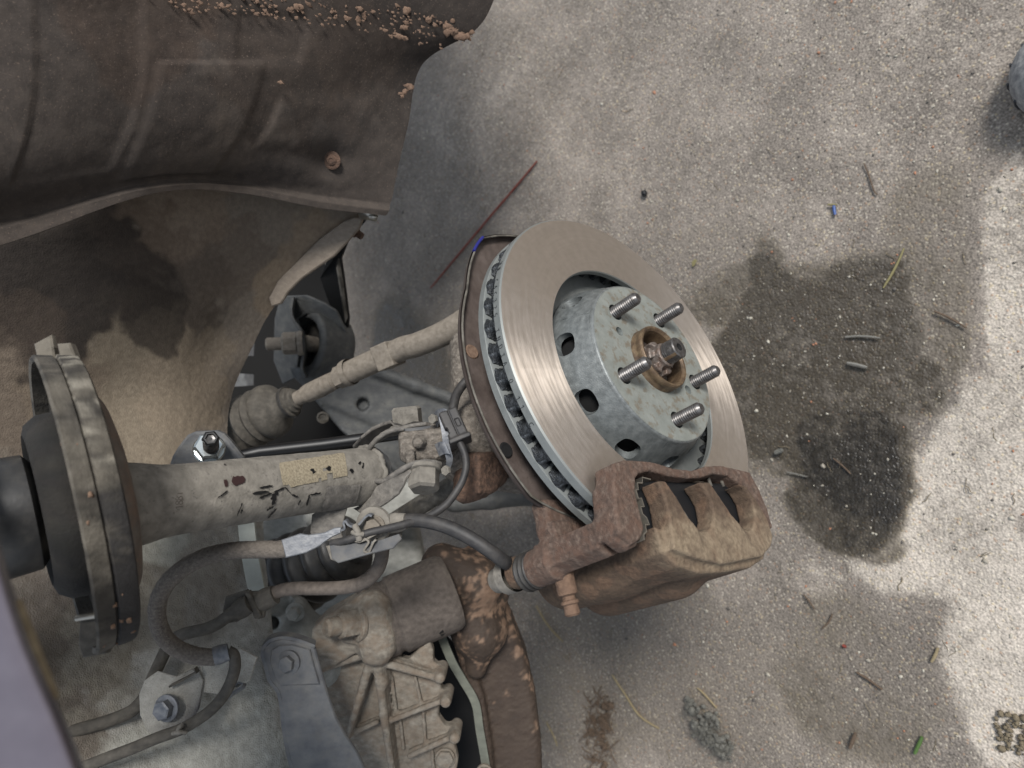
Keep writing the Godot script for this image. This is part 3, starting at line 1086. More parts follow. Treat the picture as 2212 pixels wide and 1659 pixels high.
func make_hub() -> void:
	var t := thing("wheel_hub", "wheel hub with five threaded studs and rusty bronze centring ring", "wheel hub", RC)
	var s := Shape.new()
	lathe(s, RC, RN, [Vector2(.034, -.05), Vector2(.036, -.012), Vector2(.070, -.006), Vector2(.0705, .0105), Vector2(.030, .0110)], 64)
	part("flange", s, M["axle_steel"], t)
	s = Shape.new()
	lathe(s, RC, RN, [Vector2(.0262, .0285), Vector2(.0278, .0305), Vector2(.0296, .0308), Vector2(.0306, .0296), Vector2(.0309, .0262), Vector2(.0303, .0250), Vector2(.0303, .0225), Vector2(.0309, .0215), Vector2(.0309, .008), Vector2(.0255, .008), Vector2(.0250, .022), Vector2(.0262, .0285)], 72)
	part("centring_ring", s, M["bronze_ring"], t)
	s = Shape.new()
	lathe(s, RC, RN, [Vector2(.0252, .012), Vector2(.0, .0122)], 40)
	part("bore_floor", s, M["axle_steel"], t)
	for k in 5:
		s = Shape.new()
		threaded(s, wheel_polar(3.0 + 72 * k, .0573, .008), RN, .0059, .0385)
		part("wheel_stud", s, M["stud_steel"], t)

func make_axle() -> void:
	var t := thing("drive_shaft", "drive shaft with bare threaded end in the hub and black ribbed inner boot", "drive shaft", RC - RN * .1)
	var fr := Transform3D(Basis(RF, RG, RN), RC)
	var list := [cyl(Vector3(0, 0, .010), Vector3(0, 0, .0275), .0165, .002, 1.0, .003), cyl(Vector3(0, 0, .02), Vector3(0, 0, .034), .0115, .002, 1.0, .004)]
	for k in 6:
		var a := TAU * k / 6.0 + 0.3
		list.append(box(Vector3(cos(a) * .0155, sin(a) * .0155, .0255), Vector3(.004, .0027, .005), .0006, -1.0, .001, Basis(Vector3(0, 0, 1), a)))
	part("castle_collar", cast(list, .0009, fr, .0004), M["axle_steel"], t)
	var s := Shape.new()
	threaded(s, RC + RN * .030, RN, .0102, .0150, .0021)
	lathe(s, RC + RN * .0395, RN, [Vector2(.0085, 0), Vector2(.0100, .001), Vector2(.0100, .0070), Vector2(.0090, .0080), Vector2(.0036, .0080), Vector2(.003, .004)], 32)
	var tip := part("threaded_end", s, M["stud_steel"], t)
	s = Shape.new()
	lathe(s, RC + RN * .0476, RN, [Vector2(.0034, .0001), Vector2(.003, -.001), Vector2(0, -.003)], 20)
	part("centre_drilling", s, M["void_black"], tip)
	for k in 2:
		s = Shape.new()
		var a := 0.9 + k * PI
		var e := RF * cos(a) + RG * sin(a)
		var f := RN.cross(e).normalized()
		plate(s, PackedVector3Array([RC + e * .0101 + f * .0016 + RN * .0325, RC + e * .0101 - f * .0016 + RN * .0325, RC + e * .0101 - f * .0016 + RN * .0465, RC + e * .0101 + f * .0016 + RN * .0465]), .003, .0003, e)
		part("split_groove", s, M["bronze_ring"], tip)
	# the inner boot hangs further in, on the shaft's far end
	var b0 := at(596, 1262, .87)
	var b1 := at(770, 1172, .815)
	var ax := (b1 - b0).normalized()
	var ln := b0.distance_to(b1)
	var prof := [Vector2(.0490, -.004), Vector2(.0490, .006)]
	var n := 5
	for k in n:
		var big := lerpf(.0505, .038, float(k) / n)
		for j in 7:
			var f := (k + j / 7.0) / n
			prof.append(Vector2(big - .0095 * pow(absf(cos(PI * j / 7.0)), 3.0) + .001, .006 + f * (ln - .012)))
	prof.append(Vector2(.024, ln - .005))
	prof.append(Vector2(.022, ln + .006))
	prof.append(Vector2(.011, ln + .008))
	s = Shape.new()
	lathe(s, b0, ax, prof, 48)
	var jb := part("joint_boot", s, M["boot_rubber"], t)
	s = Shape.new()
	lathe(s, b0, ax, [Vector2(.0490, -.002), Vector2(.0505, -.001), Vector2(.0505, .004), Vector2(.0490, .005)], 48)
	part("boot_clamp", s, M["zinc_strap"], jb)
	s = Shape.new()
	lathe(s, b0 - ax * .05, ax, [Vector2(.0, 0), Vector2(.045, 0), Vector2(.047, .03), Vector2(.047, .05)], 40)
	part("joint_housing", s, M["dusty_black"], t)
	s = Shape.new()
	tube(s, PackedVector3Array([b1 - ax * .02, b1 + ax * .04, RC - RN * .06]), .0105, 18)
	part("shaft", s, M["dusty_black"], t)

func make_shield() -> void:
	var t := thing("dust_shield", "dented brown steel dust shield behind the brake disc", "dust shield", wheel(0, -.17, -.05))
	var s := Shape.new()
	var n := 90
	var prof := []
	for k in n + 1:
		var a := lerpf(8.0, 205.0, float(k) / n)
		var r := .1700
		if a > 118.0:
			var b := absf(a - 147.0)
			r = .170 + .0145 * clampf(1.0 - b / 22.0, 0.0, 1.0)
		if a < 58.0: r = .170 - (58.0 - a) * .0011
		if a > 175.0: r = .170 - (a - 175.0) * .0006
		prof.append([a, r])
	var rows := [[.04, -.040], [.085, -.043], [.125, -.046], [.150, -.0475], [.163, -.048]]
	var ids := []
	for k in n + 1:
		var l := []
		for j in rows.size() + 3:
			var r: float
			var h: float
			if j < rows.size():
				r = minf(rows[j][0], prof[k][1] - .008)
				h = rows[j][1] + .0022 * wob.get_noise_2d(prof[k][0] * 3.0, r * 900.0)
			else:
				var e := j - rows.size()
				r = prof[k][1] - [.0045, .001, 0.0][e]
				h = [-.0478, -.0462, -.0420][e]
			l.append(wheel_polar(prof[k][0], r, h))
		ids.append(l)
	for turn in 2:
		var first := s.v.size()
		var w := rows.size() + 3
		for k in n + 1:
			for j in w:
				var a: Vector3 = ids[mini(k + 1, n)][j] - ids[maxi(k - 1, 0)][j]
				var b: Vector3 = ids[k][mini(j + 1, w - 1)] - ids[k][maxi(j - 1, 0)]
				var q := a.cross(b).normalized()
				if q.dot(RN) < 0.0: q = -q
				s.vert(ids[k][j] - q * (.0016 * turn), q * (1.0 - 2.0 * turn), Vector2(k, j))
		for k in n:
			for j in w - 1:
				var q := first + k * w + j
				s.quad(q, q + 1, q + w + 1, q + w)
	var pd := part("pressed_disc", s, M["shield_steel"], t)
	s = Shape.new()
	var lip := PackedVector3Array()
	for k in n + 1:
		lip.append(wheel_polar(prof[k][0], prof[k][1] - .0006, -.0418))
	tube(s, lip, .0011, 6)
	part("rolled_edge", s, M["dusty_black"], pd)
	for q in [[72.0, .158], [104.0, .1575]]:
		s = Shape.new()
		var p := wheel_polar(q[0], q[1], -.0462)
		lathe(s, p, RN, [Vector2(.0066, 0), Vector2(.0058, .0008), Vector2(.0042, .0006), Vector2(.0042, .0003), Vector2(0, .0002)], 24)
		part("drain_hole", s, M["void_black"] if q[0] < 90 else M["mud"], pd)
	s = Shape.new()
	tube(s, spline(PackedVector3Array([wheel_polar(148.0, .1842, -.0415), wheel_polar(144.0, .1826, -.0412), wheel_polar(140.0, .1805, -.0412)]), 6), .0016, 6)
	part("blue_wire_mark", s, M["blue_ink"], pd)

func caliper_frame() -> Transform3D:
	var a := deg_to_rad(7.0)
	return Transform3D(Basis(RF * cos(a) + RG * sin(a), RG * cos(a) - RF * sin(a), RN), RC)

func mil(list: Array) -> Array:
	var o := []
	for q in list: o.append([q[0] * .001, q[1] * .001])
	return o

func make_caliper() -> void:
	var fr := caliper_frame()
	var t := thing("brake_caliper", "rusty cast brake caliper with three fingers over the disc edge", "brake caliper", fr * Vector3(.16, -.06, 0))
	var l := [
		slab(mil([[119.3, 72.5], [119.5, 62], [132, 54], [147.5, 47.6], [155.2, 39.8], [158.2, 29], [155.7, 19], [148, 11], [135.4, 8], [127.3, 11.2], [119.4, 16.7], [119.5, 0.5], [133, -8], [147, -16], [153.7, -23], [159.2, -32], [157.2, -44], [147.7, -54], [134, -57], [124, -52], [119.5, -44], [121.5, -56], [135, -65], [153, -72.5], [168, -70.5], [176, -61], [183, -42], [186, 20], [180, 52], [171.6, 78.2], [158.6, 74], [146, 71.5], [135, 69.5], [127, 70.5]]), .0155, .0335, .0022, 1.0, .003),
		slab(mil([[152, 82], [172, 82], [183, 68], [189.5, 44], [191, 18], [190, -30], [184, -56], [172, -70], [158, -68], [163.5, -40], [168.5, 0], [166.5, 40], [156, 72]]), -.070, .026, .0022, 1.0, .004),
		cap(Vector3(.158, .054, -.095), Vector3(.158, .054, -.046), .030, .032, 1.0, .008),
		cap(Vector3(.168, .006, -.095), Vector3(.168, .006, -.024), .030, .0325, 1.0, .006),
		box(Vector3(.146, .030, -.072), Vector3(.034, .050, .022), .010, 1.0, .010),
		box(Vector3(.153, .098, -.094), Vector3(.011, .024, .0055), .004, 1.0, .008),
		box(Vector3(.153, -.075, -.094), Vector3(.011, .022, .0055), .004, 1.0, .008),
		cyl(Vector3(.153, .113, -.099), Vector3(.153, .113, -.086), .0125, .002, 1.0, .005),
		cap(Vector3(.1945, .034, -.062), Vector3(.1925, .038, -.004), .0065, .0075, -1.0, .003),
		cap(Vector3(.166, .031, .0375), Vector3(.150, .029, .036), .003, .008, -1.0, .010),
		cap(Vector3(.168, -.036, .0375), Vector3(.152, -.036, .036), .003, .008, -1.0, .010)]
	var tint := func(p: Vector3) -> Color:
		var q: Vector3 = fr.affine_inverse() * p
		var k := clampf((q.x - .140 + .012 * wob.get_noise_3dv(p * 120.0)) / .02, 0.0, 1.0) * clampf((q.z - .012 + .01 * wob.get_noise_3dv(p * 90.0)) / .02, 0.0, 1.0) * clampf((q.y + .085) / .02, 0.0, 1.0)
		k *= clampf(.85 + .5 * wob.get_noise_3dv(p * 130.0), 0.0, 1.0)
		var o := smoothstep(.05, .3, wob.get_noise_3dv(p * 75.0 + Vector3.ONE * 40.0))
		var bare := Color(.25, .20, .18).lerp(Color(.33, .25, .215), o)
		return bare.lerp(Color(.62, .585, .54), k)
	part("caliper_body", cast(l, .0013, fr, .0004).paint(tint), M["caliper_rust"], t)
	# slide pin bolt with its rubber boots
	var s := Shape.new()
	lathe(s, fr * Vector3(.153, .1135, -.099), -RN, [Vector2(.0145, 0), Vector2(.0145, .010), Vector2(.0105, .013), Vector2(.0105, .022), Vector2(.009, .024), Vector2(0, .024)], 32)
	part("slide_pin_bolt", s, M["dusty_steel"], t)
	s = Shape.new()
	var prof := [Vector2(.0115, 0)]
	for k in 3:
		prof.append_array([Vector2(.0128, .001 + k * .0052), Vector2(.0158, .003 + k * .0052), Vector2(.0158, .0042 + k * .0052), Vector2(.0128, .0060 + k * .0052)])
	prof.append(Vector2(.011, .018))
	lathe(s, fr * Vector3(.1555, .1130, -.0875), RN, prof, 36)
	part("pin_boot", s, M["boot_rubber"], t)
	# bleed screw on the underside
	s = Shape.new()
	var b0 := at(1221, 1258, .548)
	var b1 := at(1238, 1331, .540)
	var ax := (b1 - b0).normalized()
	var ln := b0.distance_to(b1)
	lathe(s, b0, ax, [Vector2(.0082, -.012), Vector2(.0078, ln * .36), Vector2(.0050, ln * .42), Vector2(.0052, ln * .52), Vector2(.0070, ln * .56), Vector2(.0072, ln * .64), Vector2(.0056, ln * .68), Vector2(.0062, ln * .94), Vector2(.0045, ln), Vector2(0, ln)], 24)
	part("bleed_screw", s.paint(func(_p: Vector3) -> Color: return Color(.42, .32, .29)), M["caliper_rust"], t)

	t = thing("caliper_bracket", "rusty red caliper bracket looping round the brake pads and caliper", "caliper bracket", fr * Vector3(.14, -.09, 0))
	l = [
		slab(mil([[112, 111], [104, 109], [101, 96], [100.5, 83], [100.8, 59], [105.4, 33.5], [106.4, 6], [101.8, -15], [100.2, -40], [105, -86], [121, -92], [140, -94], [158, -91], [158, -82], [138, -80], [122, -72], [116.3, -59], [110, -47], [108.4, -26], [112.6, -2], [113.8, 18], [112.4, 41], [108.6, 66], [111, 81], [115, 87], [125.5, 92.5], [142, 94], [153, 95], [160, 102], [163, 113], [155, 124], [142, 121], [122, 116]]), .0055, .0255, .0016, 1.0, .0025),
		slab(mil([[118, 115], [120, 97], [153, 96], [161, 103], [164, 113], [156, 124], [142, 122]]), .003, .0245, .0016, 1.0, .003),
		slab(mil([[141, 101], [164, 100], [167, 112], [160, 124], [141, 122]]), -.062, .020, .002, 1.0, .003),
		slab(mil([[112, -90], [126, -76], [150, -84], [152, -96], [126, -102]]), -.050, .020, .003, 1.0, .006),
		cyl(Vector3(.1555, .1130, -.074), Vector3(.1555, .1130, -.048), .0150, .002, 1.0, .006),
		box(Vector3(.142, .110, -.046), Vector3(.014, .011, .009), .002, 1.0, .004),
		box(Vector3(.122, .060, -.050), Vector3(.014, .060, .008), .003, 1.0, .006),
		box(Vector3(.162, .110, .006), Vector3(.004, .02, .003), .001, -1.0, .003)]
	part("bracket_casting", cast(l, .0013, fr, .0004), M["bracket_rust"], t)

	t = thing("brake_pad", "black brake pad seen between the caliper fingers", "brake pad", fr * Vector3(.135, -.06, .012))
	var bp := part("backing_plate", cast([slab(mil([[113, 84], [112.5, 20], [113, -54], [122, -66], [150, -70], [160, -62], [163, 10], [158, 84], [148, 90], [128, 90], [121, 87]]), .0105, .0152, .0008, 1.0, .001)], .0016, fr), M["pad_black"], t)
	part("friction_lining", cast([slab(mil([[116, 78], [114, 10], [117, -54], [150, -62], [157, -52], [160, 10], [155, 78]]), .0006, .0104, .001, 1.0, .001)], .002, fr), M["void_black"], t)
	s = Shape.new()
	lathe(s, fr * Vector3(.150, .040, .0152), RN, [Vector2(.0205, 0), Vector2(.0205, .0006), Vector2(.0196, .0008), Vector2(.0190, .0002)], 40)
	part("shim_ring", s, M["dusty_black"], bp)
	s = Shape.new()
	lathe(s, fr * Vector3(.150, -.022, .0152), RN, [Vector2(.0205, 0), Vector2(.0205, .0006), Vector2(.0196, .0008), Vector2(.0190, .0002)], 40)
	part("shim_ring", s, M["dusty_black"], bp)
	s = Shape.new()
	for q in [[.1135, -.030], [.1135, -.050]]:
		lathe(s, fr * Vector3(q[0] + .003, q[1], .0152), fr.basis.x * -1.0, [Vector2(.0016, 0), Vector2(.0016, .008), Vector2(0, .0085)], 12)
	part("wear_tab", s, M["dusty_black"], bp)
	# folded spring clip between pad and bracket
	t = thing("pad_clip", "shiny folded steel clip between brake pad and bracket", "clip", fr * Vector3(.14, .09, .02))
	s = Shape.new()
	var way := PackedVector3Array()
	for q in [[116, 70], [114.5, 80], [119, 82], [119, 88], [124.5, 89.5], [124.5, 92.2], [131, 92.4], [131, 88.6], [137.5, 88.4], [137.5, 92.6], [143, 92.8], [146, 89.4], [151, 88.8], [151, 93.6], [156, 94.4], [158, 98.5], [162, 100]]:
		way.append(fr * Vector3(q[0] * .001, q[1] * .001, .0110))
	strip(s, way, RN * .0152, .0009)
	part("folded_strip", s, M["bright_clip"], t)
	s = Shape.new()
	plate(s, PackedVector3Array([fr * Vector3(.121, .085, .0145), fr * Vector3(.121, .092, .0145), fr * Vector3(.157, .0935, .0145), fr * Vector3(.157, .082, .0145)]), .001, .0002, RN)
	part("clip_web", s, M["void_black"], t)

func make_knuckle() -> void:
	var t := thing("steering_knuckle", "cast steering knuckle caked in brown dirt behind the dust shield", "steering knuckle", at(985, 990, .68))
	var c := at(916, 960, .632)
	var ax := (at(1090, 945, .66) - at(860, 965, .645)).normalized()
	var across_ := EU
	var fr := Basis(ax, across_.slide(ax).normalized(), ax.cross(across_.slide(ax).normalized()))
	var l := [
		box(c, Vector3(.022, .0135, .014), .004, 1.0, .006, fr),
		cap(at(960, 955, .650), at(1090, 940, .68), .019, .030, 1.0, .014),
		cap(at(1000, 990, .67), at(1120, 1000, .69), .024, .030, 1.0, .014),
		cap(at(1020, 915, .665), at(1100, 900, .69), .018, .024, 1.0, .010),
		cyl(wheel(0, 0, -.10), wheel(0, 0, -.052), .052, .006, 1.0, .010),
		cap(at(1015, 905, .69), at(1005, 700, .71), .017, .016, 1.0, .012),
		cap(wheel(0, -.02, -.08), wheel(0, -.14, -.075), .024, .020, 1.0, .012),
		cap(wheel(.02, .02, -.08), wheel(.12, .05, -.062), .020, .016, 1.0, .012),
		cap(at(906, 955, .615), at(904, 955, .612), .0062, .0054, 1.0, .003),
		box(at(886, 985, .625), Vector3(.004, .006, .02), .002, 1.0, .004, fr)]
	part("knuckle_casting", cast(l, .0026, Transform3D(), .0014), M["knuckle_rust"], t)
	l = [cap(at(1010, 1035, .650), at(1060, 1018, .655), .013, .017, 1.0, .006), box(at(1040, 1020, .640), Vector3(.018, .013, .010), .003, 1.0, .004), cap(at(1005, 1062, .64), at(1035, 1050, .645), .011, .012, 1.0, .006)]
	part("rusty_lug", cast(l, .002, Transform3D(), .0012), M["orange_rust"], t, "orange rusted lug under the sensor wire")

func make_strut() -> void:
	var a := at(797, 1027, .64)
	var b := at(281, 1091, .49)
	var ax := (b - a).normalized()
	var t := thing("suspension_strut", "dusty grey suspension strut with torn paper label and wide spring seat", "strut", a)
	var r := .0253
	var s := Shape.new()
	var ln := a.distance_to(b)
	var prof := [Vector2(.0, -.002), Vector2(.0225, -.002), Vector2(.0248, .0005)]
	for k in 30: prof.append(Vector2(r + .0002 * wob.get_noise_1d(k * 40.0), .004 + (ln - .034) * k / 29.0))
	prof.append_array([Vector2(r + .0008, ln - .020), Vector2(r + .003, ln - .008), Vector2(r + .0045, ln + .004), Vector2(r + .005, ln + .030)])
	lathe(s, a, ax, prof, 56, 0, TAU, Vector3.ZERO, .00025)
	var tb := part("tube", s, M["dusty_steel"], t)
	# a weld bead where the clevis meets the tube
	s = Shape.new()
	var ringp := PackedVector3Array()
	var x := across(ax)
	for k in 49:
		var e := x * cos(TAU * k / 48.0) + ax.cross(x) * sin(TAU * k / 48.0)
		ringp.append(a + ax * (.0015 + .0012 * sin(k * 1.9)) + e * (r + .0006))
	tube(s, ringp, .0024, 8, 0, .001)
	part("weld_bead", s, M["dusty_steel"], tb)
	# the label, wrapped round the tube, with torn holes
	s = Shape.new()
	var corners := [[602, 1000], [744, 977], [752, 1027], [613, 1056]]
	var nu := 22
	var nv := 8
	for j in nv + 1:
		for k in nu + 1:
			var fu := float(k) / nu
			var fv := float(j) / nv
			if j == 0 or j == nv: fu = lerpf(.5, fu, .975 + .02 * sin(k * 2.3))
			var u: float = lerpf(lerpf(corners[0][0], corners[1][0], fu), lerpf(corners[3][0], corners[2][0], fu), fv)
			var v: float = lerpf(lerpf(corners[0][1], corners[1][1], fu), lerpf(corners[3][1], corners[2][1], fu), fv) + 1.4 * wob.get_noise_2d(k * 60.0, j * 55.0)
			var h := on_tube(u, v, a, b, r + .0007 + .0003 * wob.get_noise_2d(k * 90.0, j * 90.0))
			s.vert(h[0], h[1])
	for j in nv:
		for k in nu:
			if (j == 4 and k in [14, 15]) or (j in [5, 6, 7] and k in [15, 16] and j > 5) or (j == 7 and k in [0, 1, 12]): continue
			var q := j * (nu + 1) + k
			s.quad(q, q + 1, q + nu + 2, q + nu + 1)
	part("paper_label", s, M["label_paper"], tb)
	# scraped black paint and stamped numbers
	s = Shape.new()
	var q0 := RandomNumberGenerator.new()
	q0.seed = 77
	for q in [[545, 1066, 582, 1062, 3.5], [560, 1054, 590, 1049, 3], [470, 1076, 492, 1060, 2], [585, 1080, 600, 1062, 6], [588, 1092, 596, 1074, 5], [560, 1076, 590, 1064, 3], [590, 1064, 618, 1052, 2.5], [616, 1052, 628, 1066, 2], [628, 1068, 645, 1074, 2.5], [663, 1094, 668, 1068, 2.5], [668, 1070, 694, 1064, 2.6], [512, 1116, 524, 1086, 1.6], [520, 1110, 524, 1100, 2], [578, 1120, 598, 1098, 1.8], [644, 1092, 650, 1080, 1.8], [576, 1103, 592, 1094, 3], [708, 1016, 714, 1008, 6], [775, 1003, 779, 996, 2.5], [783, 1012, 785, 1000, 2], [757, 1012, 762, 1022, 4], [672, 1012, 680, 1022, 5], [322, 1083, 338, 1088, 3], [484, 1002, 487, 1004, 2]]:
		var first := s.v.size()
		var m := 8
		for k in m + 1:
			var f := float(k) / m
			var du: float = -(q[3] - q[1])
			var dv: float = q[2] - q[0]
			var dl := sqrt(du * du + dv * dv)
			for side in [-1.0, 1.0]:
				var w: float = q[4] * side * (0.45 + 0.6 * q0.randf()) * sqrt(maxf(0.0, 1.0 - pow(2.0 * f - 1.0, 4.0)))
				var h := on_tube(lerpf(q[0], q[2], f) + du / dl * w + q0.randf_range(-.8, .8), lerpf(q[1], q[3], f) + dv / dl * w + q0.randf_range(-.8, .8), a, b, r + .0011)
				s.vert(h[0], h[1])
		for k in m:
			s.quad(first + k * 2, first + k * 2 + 1, first + k * 2 + 3, first + k * 2 + 2)
	tag(part("paint_scrapes", s, M["black_paint"], tb), "", "", "", "stuff")
	s = Shape.new()
	for q in [[500, 1040, 530, 1034, 12], [484, 1044, 492, 1042, 10]]:
		var first := s.v.size()
		for k in 11:
			var f := float(k) / 10.0
			for side in [-1.0, 1.0]:
				var w: float = q[4] * side * (.55 + .45 * q0.randf()) * sqrt(maxf(0.0, 1.0 - pow(2.0 * f - 1.0, 6.0)))
				var h := on_tube(lerpf(q[0], q[2], f) + w * .2, lerpf(q[1], q[3], f) + w, a, b, r + .0010)
				s.vert(h[0], h[1])
		for k in 10:
			s.quad(first + k * 2, first + k * 2 + 1, first + k * 2 + 3, first + k * 2 + 2)
	part("maroon_mark", s, M["maroon_paint"], tb)
	for q in [["23K", 352, 1078, 352, 1046, .0068], ["1881", 388, 1100, 387, 1062, .0052], ["ON", 349, 1120, 349, 1098, .0060]]:
		for k in q[0].length():
			var f: float = (k + .5) / q[0].length()
			var h := on_tube(lerpf(q[1], q[3], f), lerpf(q[2], q[4], f), a, b, r + .0006)
			var along: Vector3 = ax.cross(h[1]).normalized()
			if along.dot(EU) < 0.0: along = -along
			letters(tb, "stamped_letter", q[0][k], h[0], along, h[1].cross(along), q[5], M["seat_steel"], .0003)
	# bracket welded to the tube for the brake hose
	s = Shape.new()
	var grid := []
	for j in 9:
		var l := PackedVector3Array()
		for k in 7:
			var u := lerpf(lerpf(706, 694, j / 8.0), lerpf(780, 768, j / 8.0), k / 6.0)
			var v := lerpf(lerpf(1050, 1107, j / 8.0), lerpf(1046, 1094, j / 8.0), k / 6.0)
			var h := on_tube(u, v, a, b, r + .0018)
			l.append(h[0])
		grid.append(l)
	for j in 9:
		for k in 7:
			s.vert(grid[j][k], (grid[j][k] - a).slide(ax).normalized())
	for j in 8:
		for k in 6:
			var q := j * 7 + k
			s.quad(q, q + 1, q + 8, q + 7)
	part("saddle", s, M["clevis_steel"], t)
	s = Shape.new()
	plate(s, pts([[700, 1098, .600], [752, 1092, .606], [744, 1118, .606], [738, 1150, .604], [742, 1166, .60], [676, 1172, .60], [670, 1150, .602], [674, 1112, .602], [686, 1104, .60]]), .002, .0006)
	part("hose_tab", s, M["clevis_steel"], t)
	# clevis: two wavy cheeks and two bolts
	var cheek := [[762, 968, .668], [780, 948, .666], [802, 930, .662], [826, 919, .655], [843, 914, .648], [852, 924, .640], [866, 927, .634], [890, 922, .632], [920, 918, .634], [934, 921, .640], [925, 928, .655], [890, 934, .668], [840, 945, .676], [800, 966, .676]]
	s = Shape.new()
	plate(s, pts(cheek), .003, .0008)
	part("clevis_cheek", s, M["clevis_steel"], t)
	s = Shape.new()
	tube(s, spline(pts([[797, 970, .632], [813, 950, .624], [832, 936, .620], [852, 928, .619], [872, 926, .62]]), 5), .0024, 8, 0, .0006)
	tube(s, spline(pts([[806, 1036, .618], [826, 1040, .610], [846, 1030, .604], [866, 1016, .602], [888, 1004, .603], [916, 998, .606], [940, 1000, .610], [950, 1003, .614]]), 5), .0026, 8, 0, .0006)
	part("clevis_edge", s, M["clevis_steel"], t)
	s = Shape.new()
	plate(s, pts([[762, 1098, .628], [775, 1107, .616], [796, 1108, .606], [812, 1098, .600], [834, 1084, .598], [858, 1066, .598], [870, 1046, .599], [876, 1030, .600], [888, 1018, .602], [880, 1006, .604], [860, 1020, .602], [846, 1032, .602], [826, 1042, .606], [812, 1050, .610], [800, 1072, .616], [780, 1090, .624]]), .003, .0008)
	part("clevis_cheek", s, M["clevis_steel"], t)
	s = Shape.new()
	plate(s, pts([[800, 966, .636], [818, 968, .640], [838, 985, .650], [846, 1002, .655], [845, 1020, .650], [830, 1036, .628], [812, 1044, .618], [806, 1020, .622], [804, 990, .628]]), .003, .0008)
	part("clevis_web", s, M["plate_paint"], t)
	var up := EU * .96 + ER * -.10
	bolt("clevis_bolt", t, at(882, 922, .650), up, .0240, .0165, .0165, M["dusty_steel"])
	bolt("clevis_bolt", t, at(916, 1016, .612), -EU * .86 + ER * .05 + EB * .5, .0235, .0165, .0150, M["dusty_steel"])
	s = Shape.new()
	lathe(s, at(893, 928, .645), up, [Vector2(.022, 0), Vector2(.022, .0012), Vector2(.0205, .0024), Vector2(.0, .0024)], 32)
	part("bolt_washer", s, M["plate_paint"], t)
	# spring seat
	var c := at(240, 1066, .487)
	var sx := (-ER * .780 - EU * .165 + EB * .605).normalized()       # the seat sits square to the spring, not to the tube
	var seat := Vector3.UP
	s = Shape.new()
	lathe(s, c, sx, [Vector2(.024, -.009), Vector2(.050, -.007), Vector2(.064, -.004), Vector2(.0715, .000), Vector2(.0745, .004), Vector2(.0760, .010), Vector2(.0760, .020), Vector2(.060, .022)], 72, 0, TAU, seat, .0008)
	part("seat_pan", s, M["seat_steel"], t)
	s = Shape.new()
	lathe(s, c, sx, [Vector2(.074, .0040), Vector2(.0950, .0050), Vector2(.0975, .0062), Vector2(.0985, .0090), Vector2(.0985, .0165), Vector2(.0962, .0180), Vector2(.0985, .0192), Vector2(.1000, .0285), Vector2(.0985, .0300), Vector2(.0955, .0290), Vector2(.0945, .020), Vector2(.080, .012)], 160, 0, TAU, seat, .0007)
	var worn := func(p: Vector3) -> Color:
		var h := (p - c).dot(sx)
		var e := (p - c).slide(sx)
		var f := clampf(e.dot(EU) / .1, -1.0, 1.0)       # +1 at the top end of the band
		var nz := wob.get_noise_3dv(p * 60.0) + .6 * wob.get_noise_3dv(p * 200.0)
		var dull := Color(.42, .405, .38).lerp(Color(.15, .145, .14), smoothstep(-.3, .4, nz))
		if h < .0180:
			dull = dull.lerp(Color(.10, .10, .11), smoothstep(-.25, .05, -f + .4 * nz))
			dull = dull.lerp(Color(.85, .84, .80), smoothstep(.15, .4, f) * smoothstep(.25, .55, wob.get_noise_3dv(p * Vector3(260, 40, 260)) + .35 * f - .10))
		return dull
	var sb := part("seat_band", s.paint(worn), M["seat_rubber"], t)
	s = Shape.new()
	lathe(s, c, sx, [Vector2(.0986, .0078), Vector2(.0992, .0082), Vector2(.0992, .0150), Vector2(.0986, .0156)], 48, -.75, .25, -EU)
	part("black_strap", s, M["black_paint"], sb)
	s = Shape.new()
	lathe(s, c, sx, [Vector2(.046, .016), Vector2(.058, .018), Vector2(.062, .024), Vector2(.0610, .034), Vector2(.056, .041), Vector2(.050, .043), Vector2(.046, .040), Vector2(.042, .030)], 72, 0, TAU, seat, .0006)
	part("rubber_insulator", s.paint(func(p: Vector3) -> Color: return Color(.025, .025, .025).lerp(Color(.085, .08, .075), .5 + .8 * wob.get_noise_3dv(p * 70.0))), M["seat_rubber"], t)
	# band ends that stick out below and above
	s = Shape.new()
	plate(s, pts([[172, 1330, .470], [238, 1322, .470], [238, 1372, .468], [228, 1412, .466], [178, 1422, .466], [168, 1392, .468]]), .006, .001)
	part("band_end", s, M["boot_dusty"], sb)
	s = Shape.new()
	tube(s, pts([[166, 1336, .468], [205, 1330, .4655], [242, 1323, .468]]), .0022, 8)
	part("band_rivet", s, M["bright_clip"], sb)
	s = Shape.new()
	plate(s, pts([[72, 742, .462], [110, 722, .462], [114, 748, .462], [122, 800, .458], [104, 820, .456], [84, 800, .458]]), .005, .001)
	plate(s, pts([[122, 742, .458], [150, 740, .458], [162, 770, .456], [150, 800, .455], [134, 800, .455]]), .006, .001)
	part("band_end", s.paint(func(_p: Vector3) -> Color: return Color(.6, .58, .54)), M["seat_rubber"], sb)
	# mud lumps on the seat
	s = Shape.new()
	for k in 46:
		var ang := rng.randf_range(-1.9, 1.9)
		var xx := (-EU + EB * .3).slide(sx).normalized()
		var e := xx.rotated(sx, ang)
		lump(s, c + sx * rng.randf_range(.006, .03) + e * rng.randf_range(.096, .0995), rng.randf_range(.0007, .0022), k, .7, 4)
	tag(part("dried_mud", s, M["mud"], sb), "", "", "", "stuff")

	# bump boot and coil spring further up
	t = thing("bump_stop_boot", "dark ribbed rubber bump stop boot above the spring seat", "rubber boot", c + sx * .055)
	s = Shape.new()
